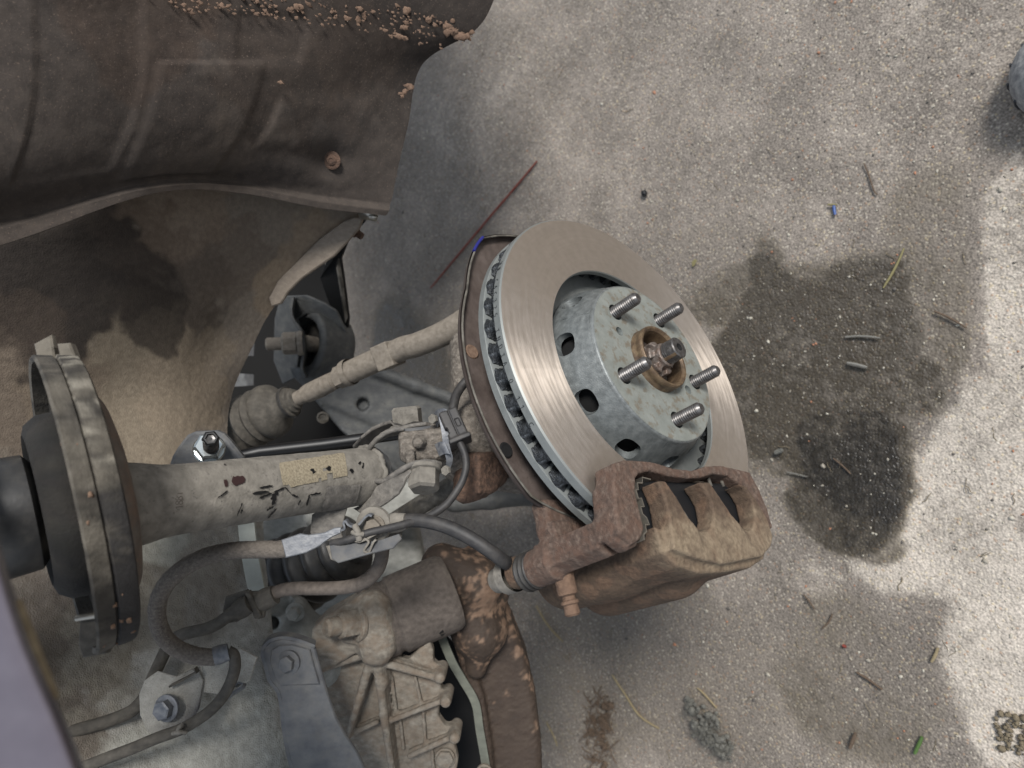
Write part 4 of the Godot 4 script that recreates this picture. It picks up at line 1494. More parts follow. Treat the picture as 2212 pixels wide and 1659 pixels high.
	lathe(s, c, sx, [Vector2(.0, .040), Vector2(.030, .040), Vector2(.0375, .046), Vector2(.0385, .066), Vector2(.0362, .069), Vector2(.0385, .072), Vector2(.040, .092), Vector2(.037, .095), Vector2(.040, .098), Vector2(.041, .140), Vector2(.041, .21)], 56, 0, TAU, Vector3.ZERO, .0004)
	part("bellows", s, M["boot_rubber"], t)
	t = thing("coil_spring", "dusty coil spring passing at the lower left edge", "coil spring", c + sx * .05)
	var coil := PackedVector3Array()
	var xx := (-EU + EB * .25).slide(sx).normalized()
	for k in 90:
		var w := k / 89.0 * 2.2 * TAU + 1.2
		coil.append(c + sx * (.085 + .062 * maxf(0.0, (w - 2.2)) / TAU) + xx.rotated(sx, w) * .076)
	s = Shape.new()
	tube(s, coil, .0068, 14)
	part("coil", s, M["boot_dusty"], t)

func make_tie_rod() -> void:
	var t := thing("tie_rod", "tan dusty steering tie rod running from boot to the dust shield", "tie rod", at(830, 770, .74))
	var s := Shape.new()
	var p := pts([[1060, 660, .690], [1010, 690, .700], [955, 722, .710], [900, 745, .722], [872, 752, .730], [842, 766, .738], [800, 784, .748], [752, 806, .760]])
	tube(s, spline(p, 6), [.0124], 24)
	part("outer_end", s, M["tie_rod"], t)
	var ax := (p[7] - p[5]).normalized()
	part("wrench_flat", cast([box(at(838, 768, .739), Vector3(.0105, .0132, .0132), .0015, 1.0, .002, Basis(ax, ax.cross(EB).normalized(), ax.cross(ax.cross(EB)).normalized()))], .0011), M["tie_rod"], t)
	s = Shape.new()
	lathe(s, at(752, 805, .760), ax, [Vector2(.0145, -.004), Vector2(.0148, .0), Vector2(.0140, .004), Vector2(.008, .005)], 28)
	part("end_collar", s, M["tie_rod"], t)
	s = Shape.new()
	hexagon(s, at(747, 800 + 9, .7615), ax, .0215, .0125, .05)
	part("lock_nut", s, M["tie_rod"], t)
	s = Shape.new()
	threaded(s, at(735, 815, .764), ax, .0095, .026, .0016)
	part("thread", s, M["tie_rod"], t)
	s = Shape.new()
	tube(s, pts([[722, 822, .768], [706, 830, .774], [690, 838, .780], [668, 848, .787], [660, 852, .789]]), [.0098, .0104, .0108, .0104, .0095], 22)
	tube(s, pts([[668, 848, .787], [640, 862, .795], [606, 879, .808]]), .0082, 20)
	part("inner_rod", s, M["tie_rod"], t)
	t = thing("steering_rack_boot", "ribbed black rubber boot at the inner end of the tie rod", "rubber boot", at(560, 905, .86))
	s = Shape.new()
	var b1 := at(640, 861, .795)
	var b0 := at(452, 952, .84)
	var bx := (b1 - b0).normalized()
	var ln := b0.distance_to(b1)
	var prof := []
	for k in 6:
		for j in 6:
			var f := (k + j / 6.0) / 6.0
			prof.append(Vector2(.0345 - .0030 * f - .0062 * pow(absf(cos(PI * j / 6.0)), 2.0), f * ln * .66))
	for q in [[.0310, .67], [.0318, .71], [.0300, .76], [.0235, .80], [.0180, .825], [.0158, .85], [.0158, .895], [.0172, .905], [.0172, .93], [.0145, .94], [.0145, .965], [.0115, .975], [.0112, 1.0], [.0080, 1.01]]:
		prof.append(Vector2(q[0], q[1] * ln))
	lathe(s, b0, bx, prof, 48)
	var bw := part("bellows", s, M["boot_dusty"], t)
	s = Shape.new()
	lathe(s, b0, bx, [Vector2(.0175, ln * .900), Vector2(.0184, ln * .905), Vector2(.0184, ln * .93), Vector2(.0175, ln * .935)], 32)
	part("clamp", s, M["boot_rubber"], bw)

func make_control_arm() -> void:
	var t := thing("lower_control_arm", "dark pressed steel lower control arm with round hole and bushing eye", "control arm", at(850, 880, 1.0))
	var fr := Transform3D(Basis(ER, EU, EB), EYE)
	var k := func(u: float, v: float, d: float) -> Array: return [(u - 1106.0) / FOC * d, (829.5 - v) / FOC * d]
	# the arm's plate lies a little steeper than the sheet; it is tilted about its own middle
	var tilt := Transform3D(Basis(ER, EU, EB), at(830, 880, 1.0)) * Transform3D(Basis(Vector3(0, 1, 0), 0.24), Vector3.ZERO)
	var w := func(list: Array) -> Array:
		var o := []
		for q in list:
			var d := ray(q[0], q[1])
			var inv := tilt.affine_inverse()
			var e: Vector3 = inv.basis * d
			var p: Vector3 = inv * EYE
			var h: Vector3 = p + e * (-p.z / e.z)
			o.append([h.x, h.y])
		return o
	var l := [
		slab(w.call([[690, 700], [718, 730], [745, 775], [775, 792], [812, 800], [850, 812], [900, 834], [960, 858], [1030, 882], [1120, 905], [1200, 960], [1260, 1060], [1210, 1092], [1150, 1090], [1060, 1098], [980, 1106], [900, 1080], [840, 1010], [790, 975], [740, 935], [700, 890], [668, 850], [640, 820], [630, 760], [640, 715], [664, 695]]), -.028, .0, .004, 1.0, .006, tilt),
		slab(w.call([[700, 875], [760, 900], [830, 930], [930, 990], [1000, 1050], [960, 1070], [880, 1020], [800, 960], [740, 930], [700, 890]]), -.004, .012, .004, -1.0, .006, tilt)]
	var q0: Array = w.call([[784, 874]])[0]
	l.append(cyl(tilt * Vector3(q0[0], q0[1], -.012), tilt * Vector3(q0[0], q0[1], .02), .0085, .0005, -1.0, .002))
	var e0: Vector3 = at(663, 742, .985)
	var eax := (EB * .75 - ER * .55 + EU * .1).normalized()
	l.append(cyl(e0 - eax * .05, e0 + eax * .008, .047, .006, 1.0, .012))
	l.append(cyl(e0 - eax * .036, e0 + eax * .03, .034, .002, -1.0, .003))
	var rim := w.call([[812, 800], [900, 834], [1030, 882], [1120, 905]])
	for j in 3:
		l.append(cap(tilt * Vector3(rim[j][0], rim[j][1], .002), tilt * Vector3(rim[j + 1][0], rim[j + 1][1], .002), .009, .009, 1.0, .006))
	var lower: Array = w.call([[980, 1106], [1060, 1098], [1150, 1090], [1225, 1094]])
	for j in 3:
		l.append(cap(tilt * Vector3(lower[j][0], lower[j][1] + .012, .004), tilt * Vector3(lower[j + 1][0], lower[j + 1][1] + .012, .004), .012, .012, 1.0, .008))
	part("pressed_arm", cast(l, .0042), M["arm_paint"], t)
	var s := Shape.new()
	lathe(s, e0 - eax * .034, eax, [Vector2(.034, 0), Vector2(.0335, .024), Vector2(.030, .027), Vector2(.022, .022), Vector2(.014, .020), Vector2(.0, .020)], 40)
	part("bushing", s, M["boot_rubber"], t)
	s = Shape.new()
	lathe(s, e0 - eax * .02, eax, [Vector2(.0115, 0), Vector2(.0115, .040), Vector2(.0, .041)], 24)
	part("bushing_sleeve", s, M["tie_rod"], t)
	var p0 := at(697, 902, .985)
	s = Shape.new()
	lathe(s, p0, tilt.basis.z, [Vector2(.0085, -.004), Vector2(.0080, .0015), Vector2(.006, .002), Vector2(.0055, -.001), Vector2(0, -.001)], 24)
	part("drain_eyelet", s, M["dusty_black"], t)

	t = thing("subframe_bracket", "dark folded subframe bracket holding the control arm bushing", "bracket", at(650, 760, .96))
	s = Shape.new()
	strip(s, spline(pts([[632, 640, .945], [628, 672, .945], [634, 692, .944], [648, 712, .942], [655, 738, .940], [654, 768, .940], [651, 795, .942], [658, 815, .945]]), 6), ER * -.012 - EB * .060, .0035)
	part("folded_edge", s, M["arm_paint"], t)
	s = Shape.new()
	plate(s, pts([[604, 640, .985], [660, 638, .955], [700, 655, .955], [725, 672, .965], [748, 720, .985], [742, 738, .99], [715, 706, .985], [690, 684, .98], [660, 678, .975], [640, 690, .97], [648, 720, .965], [640, 815, .985], [610, 830, 1.0], [590, 780, 1.0], [592, 690, 1.0]]), .004, .001)
	part("bracket_face", s, M["arm_paint"], t)
	bolt("pivot_bolt", t, at(640, 741, .925), (-ER * .93 - EU * .05 + EB * .2), .0255, .018, .0, M["tie_rod"], .0085, .020)
	s = Shape.new()
	lathe(s, at(655, 741, .930), (-ER * .93 - EU * .05 + EB * .2), [Vector2(.0155, 0), Vector2(.0165, .004), Vector2(.0150, .008), Vector2(.0130, .0095), Vector2(0, .0095)], 28)
	part("bolt_flange", s, M["tie_rod"], t)
	t = thing("engine_cradle", "dark engine cradle plate behind the control arm with two bright gaps", "engine cradle", at(640, 800, 1.2))
	s = Shape.new()
	plate(s, pts([[480, 560, 1.12], [700, 560, 1.16], [720, 640, 1.18], [745, 740, 1.2], [800, 860, 1.2], [900, 1000, 1.2], [480, 1010, 1.1], [490, 836, 1.12], [548, 832, 1.12], [548, 808, 1.12], [490, 804, 1.12], [490, 772, 1.12], [548, 768, 1.12], [550, 738, 1.12], [486, 734, 1.12]]), .006, .001)
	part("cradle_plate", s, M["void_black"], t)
	t = thing("radiator_support_panel", "dark sloping body panel edge behind the liner's lower corner", "panel", at(740, 620, .98))
	s = Shape.new()
	plate(s, pts([[778, 466, .86], [788, 480, .86], [752, 520, .92], [735, 562, .95], [742, 610, .97], [752, 690, .99], [748, 742, 1.0], [730, 705, 1.0], [704, 640, 1.0], [690, 600, .98], [720, 530, .92]]), .006, .001)
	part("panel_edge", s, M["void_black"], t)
	s = Shape.new()
	plate(s, pts([[732, 548, .945], [742, 610, .966], [752, 686, .985], [746, 700, .985], [738, 640, .972], [728, 580, .952]]), .004, .001)
	part("panel_lip", s, M["dusty_black"], t)
	t = thing("liner_clip", "pale metal clip under the corner of the fender liner", "clip", at(795, 468, .76))
	s = Shape.new()
	tube(s, spline(pts([[782, 462, .765], [792, 466, .758], [803, 468, .754], [813, 470, .756]]), 4), [.0045, .005, .0052, .005, .0044], 12)
	part("bent_clip", s, M["bright_clip"], t)
	t = thing("rusty_clip_bolt", "small rusty bolt sticking out below the liner clip", "bolt", at(775, 503, .80))
	bolt("bolt_shank", t, at(766, 500, .80), (ER * .8 - EU * .55).normalized(), .011, .004, .0, M["orange_rust"], .0042, .007)

func tone(list: Array, floor_noise := 0.05) -> Callable:        # dirt: [middle, reach, colour, strength] with a ragged edge
	return func(p: Vector3, _s: float, _t: float) -> Color:
		var c := Color.WHITE
		var j := wob.get_noise_3dv(p * 45.0) * .42 + wob.get_noise_3dv(p * 160.0) * .12
		for q in list:
			var d: float = p.distance_to(q[0]) / q[1] + j
			c = c.lerp(q[2], smoothstep(1.12, .90, d) * q[3])
		var n := 0.77 * (1.0 + floor_noise * wob.get_noise_3dv(p * 70.0))
		return Color(c.r * n, c.g * n, c.b * n)

func make_liners() -> void:
	var net := [
		[[-160, -260, .47], [150, -260, .51], [420, -250, .57], [700, -230, .63], [950, -190, .68], [1130, -170, .70]],
		[[-140, -60, .47], [150, -60, .51], [420, -55, .575], [700, -50, .635], [930, -35, .685], [1075, -20, .705]],
		[[-120, 60, .475], [150, 60, .515], [420, 60, .58], [680, 60, .64], [880, 62, .69], [1028, 64, .715]],
		[[-110, 150, .48], [150, 150, .52], [420, 150, .585], [660, 150, .645], [820, 148, .695], [912, 140, .722]],
		[[-100, 270, .485], [130, 270, .525], [390, 265, .59], [620, 265, .655], [770, 270, .70], [882, 268, .73]],
		[[-100, 390, .49], [90, 375, .53], [350, 345, .595], [560, 350, .66], [730, 370, .71], [858, 372, .74]],
		[[-100, 480, .505], [60, 450, .545], [340, 384, .607], [520, 387, .668], [700, 416, .718], [846, 432, .747]],
		[[-100, 560, .505], [75, 508, .548], [340, 409, .612], [520, 417, .672], [690, 446, .722], [830, 460, .752]]]
	var flatten := func(x: float, a: float, b: float) -> float: return smoothstep(a, b, x)
	var relief := func(p: Vector3, s: float, t: float) -> float:
		var h := 0.0
		# raised pockets and steps pressed into the plastic
		h += .0022 * flatten.call(s, .335, .345) * (1.0 - flatten.call(s, .51, .525)) * flatten.call(t, .40, .41) * (1.0 - flatten.call(t, .80, .85))
		h -= .002 * flatten.call(s, .145, .155) * (1.0 - flatten.call(s, .31, .32)) * flatten.call(t, .16, .24) * (1.0 - flatten.call(t, .72, .76))
		h += .0025 * flatten.call(s, .56, .57) * (1.0 - flatten.call(s, .80, .86)) * flatten.call(t, .48, .53) * (1.0 - flatten.call(t, .62, .68))
		h -= .0025 * flatten.call(s, .465, .475) * (1.0 - flatten.call(s, .58, .59)) * flatten.call(t, .22, .26) * (1.0 - flatten.call(t, .38, .43))
			# bead along the inner edge
		h += .007 * smoothstep(.885, .925, t)
		h -= .010 * exp(-p.distance_squared_to(at(717, 346, .700)) / (.017 * .017))
		h += .0005 * wob.get_noise_3dv(p * 22.0) + .0004 * wob.get_noise_3dv(p * 140.0)
		if t < .36: h += .0012 * wob.get_noise_3dv(p * 260.0) * (1.0 - t / .36)
		return h
	var blobs := [
		[at(520, 230, .63), .055, Color(1.18, 1.15, 1.10), .7], [at(430, 330, .62), .05, Color(1.25, 1.2, 1.12), .6], [at(330, 200, .57), .05, Color(.70, .68, .68), .6], [at(100, 130, .52), .05, Color(.72, .70, .70), .5], [at(390, 250, .60), .03, Color(.62, .6, .6), .6],
		[at(640, 40, .64), .10, Color(.62, .55, .50), .75], [at(900, 60, .69), .09, Color(.42, .38, .36), .85], [at(300, 30, .55), .06, Color(.9, .75, .65), .6], [at(760, 130, .68), .05, Color(.8, .7, .62), .5], [at(800, 300, .72), .05, Color(.85, .84, .84), .5]]
	var t := thing("fender_liner", "dark brown plastic fender liner with mud caked upper edge and one screw", "fender liner", at(500, 250, .63))
	var mp := part("moulded_panel", panel(net, 150, 110, .003, relief, tone(blobs)), M["liner_plastic"], t)
	var s := Shape.new()
	var n0 := (EB * .9 - ER * .1 - EU * .3).normalized()
	lathe(s, at(717, 346, .7065), n0, [Vector2(.0088, 0), Vector2(.0090, .0008), Vector2(.0080, .0014), Vector2(.0055, .0014), Vector2(.0042, .0030), Vector2(.0022, .0034), Vector2(.0018, .0026), Vector2(0, .0026)], 32)
	part("screw", s, M["orange_rust"], mp, "rusty round screw head")
	# splashed mud along the upper edge
	s = Shape.new()
	var r2 := RandomNumberGenerator.new()
	r2.seed = 5
	var nl := (EB * .86 - ER * .05 - EU * .5).normalized()
	for k in 620:
		var f := pow(r2.randf(), .62)
		var u := lerpf(300.0, 1026.0, f)
		var v := r2.randf_range(-14.0, 24.0 + 105.0 * f * f)
		if v > 120.0 - absf(u - 880.0) * .20 or wob.get_noise_2d(u * .09, v * .16) < -.05: continue
		var d := lerpf(.545, .7165, (u - 300.0) / 726.0)
		crust(s, at(u, v, d), (nl + Vector3(r2.randf_range(-.2, .2), r2.randf_range(-.2, .2), 0)).normalized(), ER * .8 - EU * r2.randf_range(.1, .7), r2.randf_range(.0004, .0013) * (2.1 if r2.randf() < .08 else 1.0), k)
	for q in [[716, 22, .0060], [722, 34, .0045], [760, 40, .0060], [771, 37, .0045], [752, 34, .0040], [706, 60, .0028], [964, 52, .0050], [975, 65, .0055], [990, 75, .0040], [1004, 80, .0040], [1018, 66, .004], [920, 38, .0040], [872, 60, .0030], [870, 80, .0030], [450, 107, .0030], [452, 40, .0018], [870, 205, .0030], [876, 198, .0026], [885, 190, .0030], [330, 170, .0022], [606, 178, .0018], [40, 70, .003], [6, 88, .003]]:
		var d := lerpf(.50, .7165, clampf(q[0] / 1026.0, 0.0, 1.0))
		for k in 5:
			var o := at(q[0] + r2.randf_range(-1.0, 1.0) * q[2] * 1800.0, q[1] + r2.randf_range(-1.0, 1.0) * q[2] * 1500.0, d)
			lump(s, o, q[2] * r2.randf_range(.14, .30), k + q[0], .8, 5)
			crust(s, o, nl, ER, q[2] * r2.randf_range(.4, .8), k + q[0])
	tag(part("dried_mud", s, M["mud"], mp), "", "", "", "stuff")

	# inner liner of matted felt
	net = [
		[[-140, 300, .56], [60, 330, .59], [340, 370, .645], [520, 380, .70], [700, 395, .75], [840, 430, .785]],
		[[-140, 480, .56], [60, 480, .59], [330, 440, .65], [500, 445, .705], [660, 465, .755], [786, 476, .785]],
		[[-140, 580, .56], [60, 570, .60], [300, 540, .66], [470, 545, .715], [600, 560, .765], [722, 540, .79]],
		[[-140, 680, .56], [60, 680, .61], [280, 650, .67], [420, 650, .72], [520, 650, .765], [598, 655, .795]],
		[[-140, 790, .56], [60, 790, .61], [260, 770, .675], [380, 760, .72], [460, 755, .765], [540, 755, .80]],
		[[-140, 900, .56], [60, 900, .61], [250, 880, .675], [370, 880, .715], [440, 885, .75], [494, 880, .79]],
		[[-140, 1060, .56], [60, 1060, .605], [250, 1060, .66], [370, 1060, .69], [450, 1060, .72], [500, 1060, .74]]]
	relief = func(p: Vector3, s: float, t: float) -> float:
		return .004 * wob.get_noise_3dv(p * 12.0) + .0003 * wob.get_noise_3dv(p * 110.0) + .0003 * wob.get_noise_3dv(p * 320.0)
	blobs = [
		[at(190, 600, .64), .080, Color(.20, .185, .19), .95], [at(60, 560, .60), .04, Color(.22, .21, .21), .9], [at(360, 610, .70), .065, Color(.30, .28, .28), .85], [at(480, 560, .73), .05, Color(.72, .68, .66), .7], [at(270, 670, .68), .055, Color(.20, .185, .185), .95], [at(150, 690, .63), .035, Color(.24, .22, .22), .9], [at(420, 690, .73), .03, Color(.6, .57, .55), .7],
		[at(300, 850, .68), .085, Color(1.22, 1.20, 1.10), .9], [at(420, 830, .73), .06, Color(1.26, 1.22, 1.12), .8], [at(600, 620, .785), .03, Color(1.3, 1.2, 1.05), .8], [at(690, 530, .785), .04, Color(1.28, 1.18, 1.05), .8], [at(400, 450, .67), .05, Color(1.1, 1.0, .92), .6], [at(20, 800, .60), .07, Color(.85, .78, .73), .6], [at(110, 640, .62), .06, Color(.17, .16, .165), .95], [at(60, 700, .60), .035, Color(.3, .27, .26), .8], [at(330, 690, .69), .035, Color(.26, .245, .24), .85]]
	t = thing("felt_splash_liner", "brown matted felt splash liner with black damp patch behind the strut", "splash liner", at(300, 700, .68))
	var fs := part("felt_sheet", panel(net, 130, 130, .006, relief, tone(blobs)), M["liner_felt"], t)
	s = Shape.new()
	plate(s, pts([[784, 470, .768], [776, 492, .770], [748, 524, .772], [722, 552, .773], [690, 574, .774], [650, 602, .776], [622, 630, .778], [606, 656, .780], [586, 662, .780], [580, 644, .780], [600, 606, .777], [640, 566, .774], [690, 516, .772], [742, 478, .768], [764, 470, .767]]), .006, .0012)
	part("taped_edge", s, M["liner_felt"], fs)

func make_body() -> void:
	var t := thing("parked_car", "inner wing of the car: grey dusted sheet metal with seam and bolt", "car", at(450, 1400, .66))
	var net := [
		[[-60, 960, 0.668], [150, 960, 0.688], [330, 960, 0.718], [500, 980, 0.748], [548, 990, 0.763], [575, 990, 0.768]],
		[[-60, 1100, 0.628], [150, 1100, 0.658], [330, 1100, 0.688], [470, 1100, 0.713], [545, 1100, 0.728], [570, 1100, 0.738]],
		[[-40, 1250, 0.598], [150, 1250, 0.628], [330, 1250, 0.668], [480, 1250, 0.690], [550, 1250, 0.703], [578, 1250, 0.710]],
		[[-20, 1400, 0.578], [160, 1400, 0.613], [330, 1400, 0.650], [480, 1400, 0.673], [560, 1400, 0.688], [590, 1395, 0.695]],
		[[0, 1550, 0.558], [160, 1550, 0.598], [330, 1550, 0.633], [480, 1550, 0.656], [580, 1550, 0.670], [622, 1550, 0.678]],
		[[0, 1760, 0.528], [160, 1760, 0.568], [330, 1760, 0.606], [480, 1760, 0.628], [600, 1760, 0.643], [672, 1760, 0.653]]]
	var relief := func(p: Vector3, s: float, tt: float) -> float:
		return .005 * wob.get_noise_3dv(p * 16.0) + .0010 * wob.get_noise_3dv(p * 120.0) + .0005 * wob.get_noise_3dv(p * 300.0) + .006 * smoothstep(.45, .55, tt) * smoothstep(.36, .44, s) * (1.0 - smoothstep(.60, .9, tt))
	var blobs := [
		[at(130, 1300, .60), .085, Color(.40, .335, .29), .9], [at(60, 1480, .57), .08, Color(.36, .30, .26), .9], [at(200, 1420, .60), .05, Color(.42, .36, .31), .85], [at(450, 1180, .67), .05, Color(.68, .62, .56), .8], [at(380, 1290, .65), .045, Color(.60, .55, .50), .8], [at(300, 1330, .63), .05, Color(.68, .62, .54), .8],
		[at(250, 1470, .60), .045, Color(.70, .65, .58), .7], [at(540, 1330, .66), .025, Color(.62, .55, .49), .8], [at(330, 1120, .66), .04, Color(1.05, 1.06, 1.0), .8], [at(400, 1530, .62), .03, Color(.55, .55, .60), .85],
		[at(500, 1600, .62), .07, Color(1.18, 1.20, 1.18), .8], [at(540, 1440, .645), .035, Color(1.22, 1.24, 1.24), .8], [at(330, 1640, .60), .04, Color(1.08, 1.1, 1.08), .7]]
	var iw := part("inner_wing", panel(net, 120, 130, .004, relief, tone(blobs)), M["body_metal"], t)
	var s := Shape.new()
	strip(s, spline(pts([[514, 1120, .70], [520, 1180, .692], [530, 1240, .685], [541, 1290, .68]]), 6), ER * .017 + EB * .002, .003)
	part("pale_flange", s, M["pale_flange"], iw)
	s = Shape.new()
	strip(s, spline(pts([[574, 1392, .684], [592, 1450, .678], [612, 1540, .670], [632, 1640, .662], [646, 1720, .655]]), 6), ER * .006 + EB * .001, .003)
	part("pale_flange", s, M["pale_flange"], iw)
	s = Shape.new()
	plate(s, pts([[300, 1500, .606], [312, 1470, .607], [340, 1450, .611], [380, 1462, .612], [425, 1440, .618], [440, 1470, .618], [430, 1530, .612], [405, 1575, .606], [352, 1596, .600], [318, 1580, .600], [302, 1545, .602]]), .0025, .0008)
	var rub := tone([[at(405, 1530, .61), .016, Color(.13, .14, .20), .9], [at(360, 1530, .60), .016, Color(.7, .68, .64), .8]])
	part("pipe_bracket", s.paint(func(p: Vector3) -> Color: return rub.call(p, 0.0, 0.0)), M["body_metal"], iw)
	bolt("bracket_bolt", iw, at(360, 1530, .602), EB * .96 - ER * .2 + EU * .1, .0140, .0075, .0112, M["zinc_strap"])
	s = Shape.new()
	strip(s, pts([[372, 1478, .612], [404, 1462, .612], [430, 1448, .613], [424, 1440, .614]]), EB * .006, .0015)
	part("bracket_lip", s, M["dusty_black"], iw)
	# plate behind the hose end
	s = Shape.new()
	plate(s, pts([[424, 1442, .622], [450, 1425, .624], [520, 1400, .632], [556, 1420, .632], [540, 1470, .628], [480, 1500, .62], [436, 1496, .618]]), .003, .0008)
	part("hose_stop_plate", s, M["body_metal"], iw)
	s = Shape.new()
	strip(s, pts([[484, 1516, .616], [505, 1500, .618], [528, 1486, .620], [531, 1478, .621], [522, 1476, .622], [512, 1484, .622]]), EB * .008 + EU * .004, .0015)
	part("bent_tab", s, M["zinc_strap"], iw)
	# outer body, above and beside the picture: wing, bonnet, floor and engine side
	var wing := func(x: float, y: float, n: float) -> Vector3: return Vector3(0.03, 0, 0.04) + RF * -x + Vector3(0, y, 0) + RN * n
	for q in [[-1.1, -.50], [.62, 1.4]]:
		s = Shape.new()
		s.flat(wing.call(q[0], .45, .10), wing.call(q[1], .45, .10), wing.call(q[1], 1.12, .09), wing.call(q[0], 1.12, .09), wing.call(0, .8, -1.0))
		part("outer_wing", s, M["fender_paint"], t)
	s = Shape.new()
	s.flat(wing.call(-1.1, .62, -.62), wing.call(1.4, .62, -.62), wing.call(1.4, .60, -1.15), wing.call(-1.1, .60, -1.15), wing.call(0, .9, -1.0))
	part("underbody", s, M["void_black"], t)
	s = Shape.new()
	s.flat(wing.call(-1.1, .60, -.80), wing.call(1.4, .60, -.80), wing.call(1.4, 1.1, -.86), wing.call(-1.1, 1.1, -.86), wing.call(0, .8, -1.6))
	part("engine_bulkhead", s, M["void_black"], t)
	t = thing("car_wing_edge", "blurred lavender grey painted wheel arch edge in the lower left corner", "fender", at(30, 1520, .215))
	net = [
		[[-900, 900, .26], [-900, 1300, .25], [-900, 1700, .245], [-900, 2300, .24]],
		[[-420, 1000, .225], [-360, 1320, .222], [-300, 1680, .22], [-200, 2300, .215]],
		[[-130, 1080, .215], [-70, 1350, .213], [20, 1680, .212], [150, 2300, .21]],
		[[-64, 1070, .213], [24, 1370, .211], [150, 1700, .210], [330, 2300, .208]],
		[[-34, 1090, .217], [52, 1372, .215], [184, 1700, .214], [360, 2300, .212]],
		[[-24, 1090, .226], [62, 1372, .224], [196, 1700, .223], [370, 2300, .22]]]
	part("painted_edge", panel(net, 40, 60, .0012), M["fender_paint"], t)
	s = Shape.new()
	tube(s, spline(pts([[30, 1300, .222], [58, 1370, .222], [76, 1420, .222], [96, 1470, .222], [112, 1510, .223]]), 5), .0022, 10)
	part("seam_sealer", s, M["fender_lip"], t)

func make_engine_side() -> void:
	var t := thing("gearbox_casing", "pale grey alloy gearbox casing with lugs behind the mount bracket", "gearbox", at(640, 1330, .84))
	var fr := Transform3D(Basis(ER, EU, EB), EYE)
	var loc := func(u: float, v: float, d: float) -> Vector3: return Vector3((u - 1106.0) / FOC * d, (829.5 - v) / FOC * d, -d)
	var l := [
		slab([[-.40, -.115], [-.27, -.105], [-.24, -.15], [-.14, -.19], [-.06, -.60], [-.50, -.60]], -1.06, -1.02, .01, 1.0, .02),
		box(loc.call(800, 1085, .96), Vector3(.085, .030, .03), .012, 1.0, .02),
		cap(loc.call(600, 1330, .765), loc.call(690, 1420, .76), .026, .034, 1.0, .014),
		cap(loc.call(604, 1306, .757), loc.call(604, 1306, .78), .0165, .0165, 1.0, .008),
		cap(loc.call(640, 1318, .755), loc.call(640, 1318, .79), .0125, .015, 1.0, .008),
		cap(loc.call(590, 1345, .757), loc.call(590, 1345, .78), .0120, .0125, 1.0, .006),
		cyl(loc.call(604, 1304, .735), loc.call(604, 1304, .752), .0125, .001, -1.0, .003),
		cyl(loc.call(590, 1346, .735), loc.call(590, 1346, .760), .0068, .001, -1.0, .002),
		box(loc.call(700, 1450, .79), Vector3(.05, .05, .03), .014, 1.0, .02)]
	part("casing", cast(l, .0042, fr, .0008), M["case_alloy"], t)
	bolt("casing_bolt", t, at(638, 1322, .742), EB, .0120, .0095, .0100, M["case_alloy"])
	var r := (RN * 1.0).normalized()
	# mount bracket
	t = thing("gearbox_mount_bracket", "tan dusty cast gearbox mount bracket with radiating ribs and bolt", "mount bracket", at(820, 1480, .72))
	var d0 := .725
	var k := func(list: Array) -> Array:
		var o := []
		for q in list: o.append([(493.7 + q[0] * .32242 - 1106.0) / FOC * d0, (829.5 - 1152.0 - q[1] * .32242) / FOC * d0])
		return o
	var c5 := func(x: float, y: float, z: float) -> Vector3:
		return Vector3((493.7 + x * .32242 - 1106.0) / FOC * d0, (829.5 - 1152.0 - y * .32242) / FOC * d0, z)
	var z := -d0
	l = [
		slab(k.call([[560, 640], [640, 560], [880, 420], [985, 412], [1050, 490], [1120, 665], [1112, 760], [1085, 830], [1100, 870], [1190, 890], [1330, 740], [1360, 830], [1360, 900], [1420, 960], [1395, 1010], [1425, 1110], [1462, 1130], [1400, 1200], [1395, 1280], [1440, 1340], [1522, 1365], [1495, 1420], [1530, 1580], [1500, 1760], [700, 1760], [600, 1300], [540, 900]]), z - .030, z - .016, .003, 1.0, .005),
		slab(k.call([[560, 640], [640, 560], [880, 420], [985, 412], [1050, 490], [1120, 665], [1112, 760], [1000, 800], [860, 800], [640, 930], [560, 940]]), z - .026, z + .004, .004, 1.0, .008),
		cap(c5.call(980, 520, z + .000), c5.call(1000, 760, z + .004), .019, .017, 1.0, .010),
		slab(k.call([[985, 430], [1050, 495], [1118, 665], [1108, 760], [1040, 830], [930, 830], [900, 700], [900, 470]]), z - .020, z + .014, .005, 1.0, .008)]
	for q in [[1000, 790, 640, 920, .010, -.004], [960, 830, 880, 1100, .013, .002], [880, 1100, 800, 1360, .010, .002], [1000, 850, 1040, 1200, .013, .002], [1040, 1200, 1100, 1640, .011, .0], [1010, 860, 1410, 985, .0105, -.002], [1030, 1000, 1000, 850, .016, -.002]]:
		for hh in 3:
			l.append(cap(c5.call(q[0], q[1], z - .012 + hh * .007 + q[5]), c5.call(q[2], q[3], z - .014 + hh * .006 + q[5]), q[4] * (1.0 - hh * .12) * .52, q[4] * (1.0 - hh * .16) * .44, 1.0, .0032))
	for q in [[1060, 1275, 1455, 1130, .0052], [805, 1360, 985, 1285, .0050], [1210, 1505, 1520, 1372, .0052], [1080, 1010, 1110, 1230, .0032], [1240, 1000, 1280, 1170, .0032], [1130, 1240, 1160, 1480, .0032], [1290, 1190, 1310, 1440, .0032], [1350, 1440, 1370, 1700, .0032]]:
		l.append(cap(c5.call(q[0], q[1], z - .012), c5.call(q[2], q[3], z - .012), q[4] * .62, q[4] * .62, 1.0, .003))
		if q[4] > .004: l.append(cap(c5.call(q[0], q[1], z - .004), c5.call(q[2], q[3], z - .006), q[4] * .55, q[4] * .55, 1.0, .003))
	for q in [[1415, 968], [1455, 1130], [1515, 1372]]:
		l.append(cap(c5.call(q[0], q[1], z - .030), c5.call(q[0], q[1], z + .000), .0062, .0056, 1.0, .004))
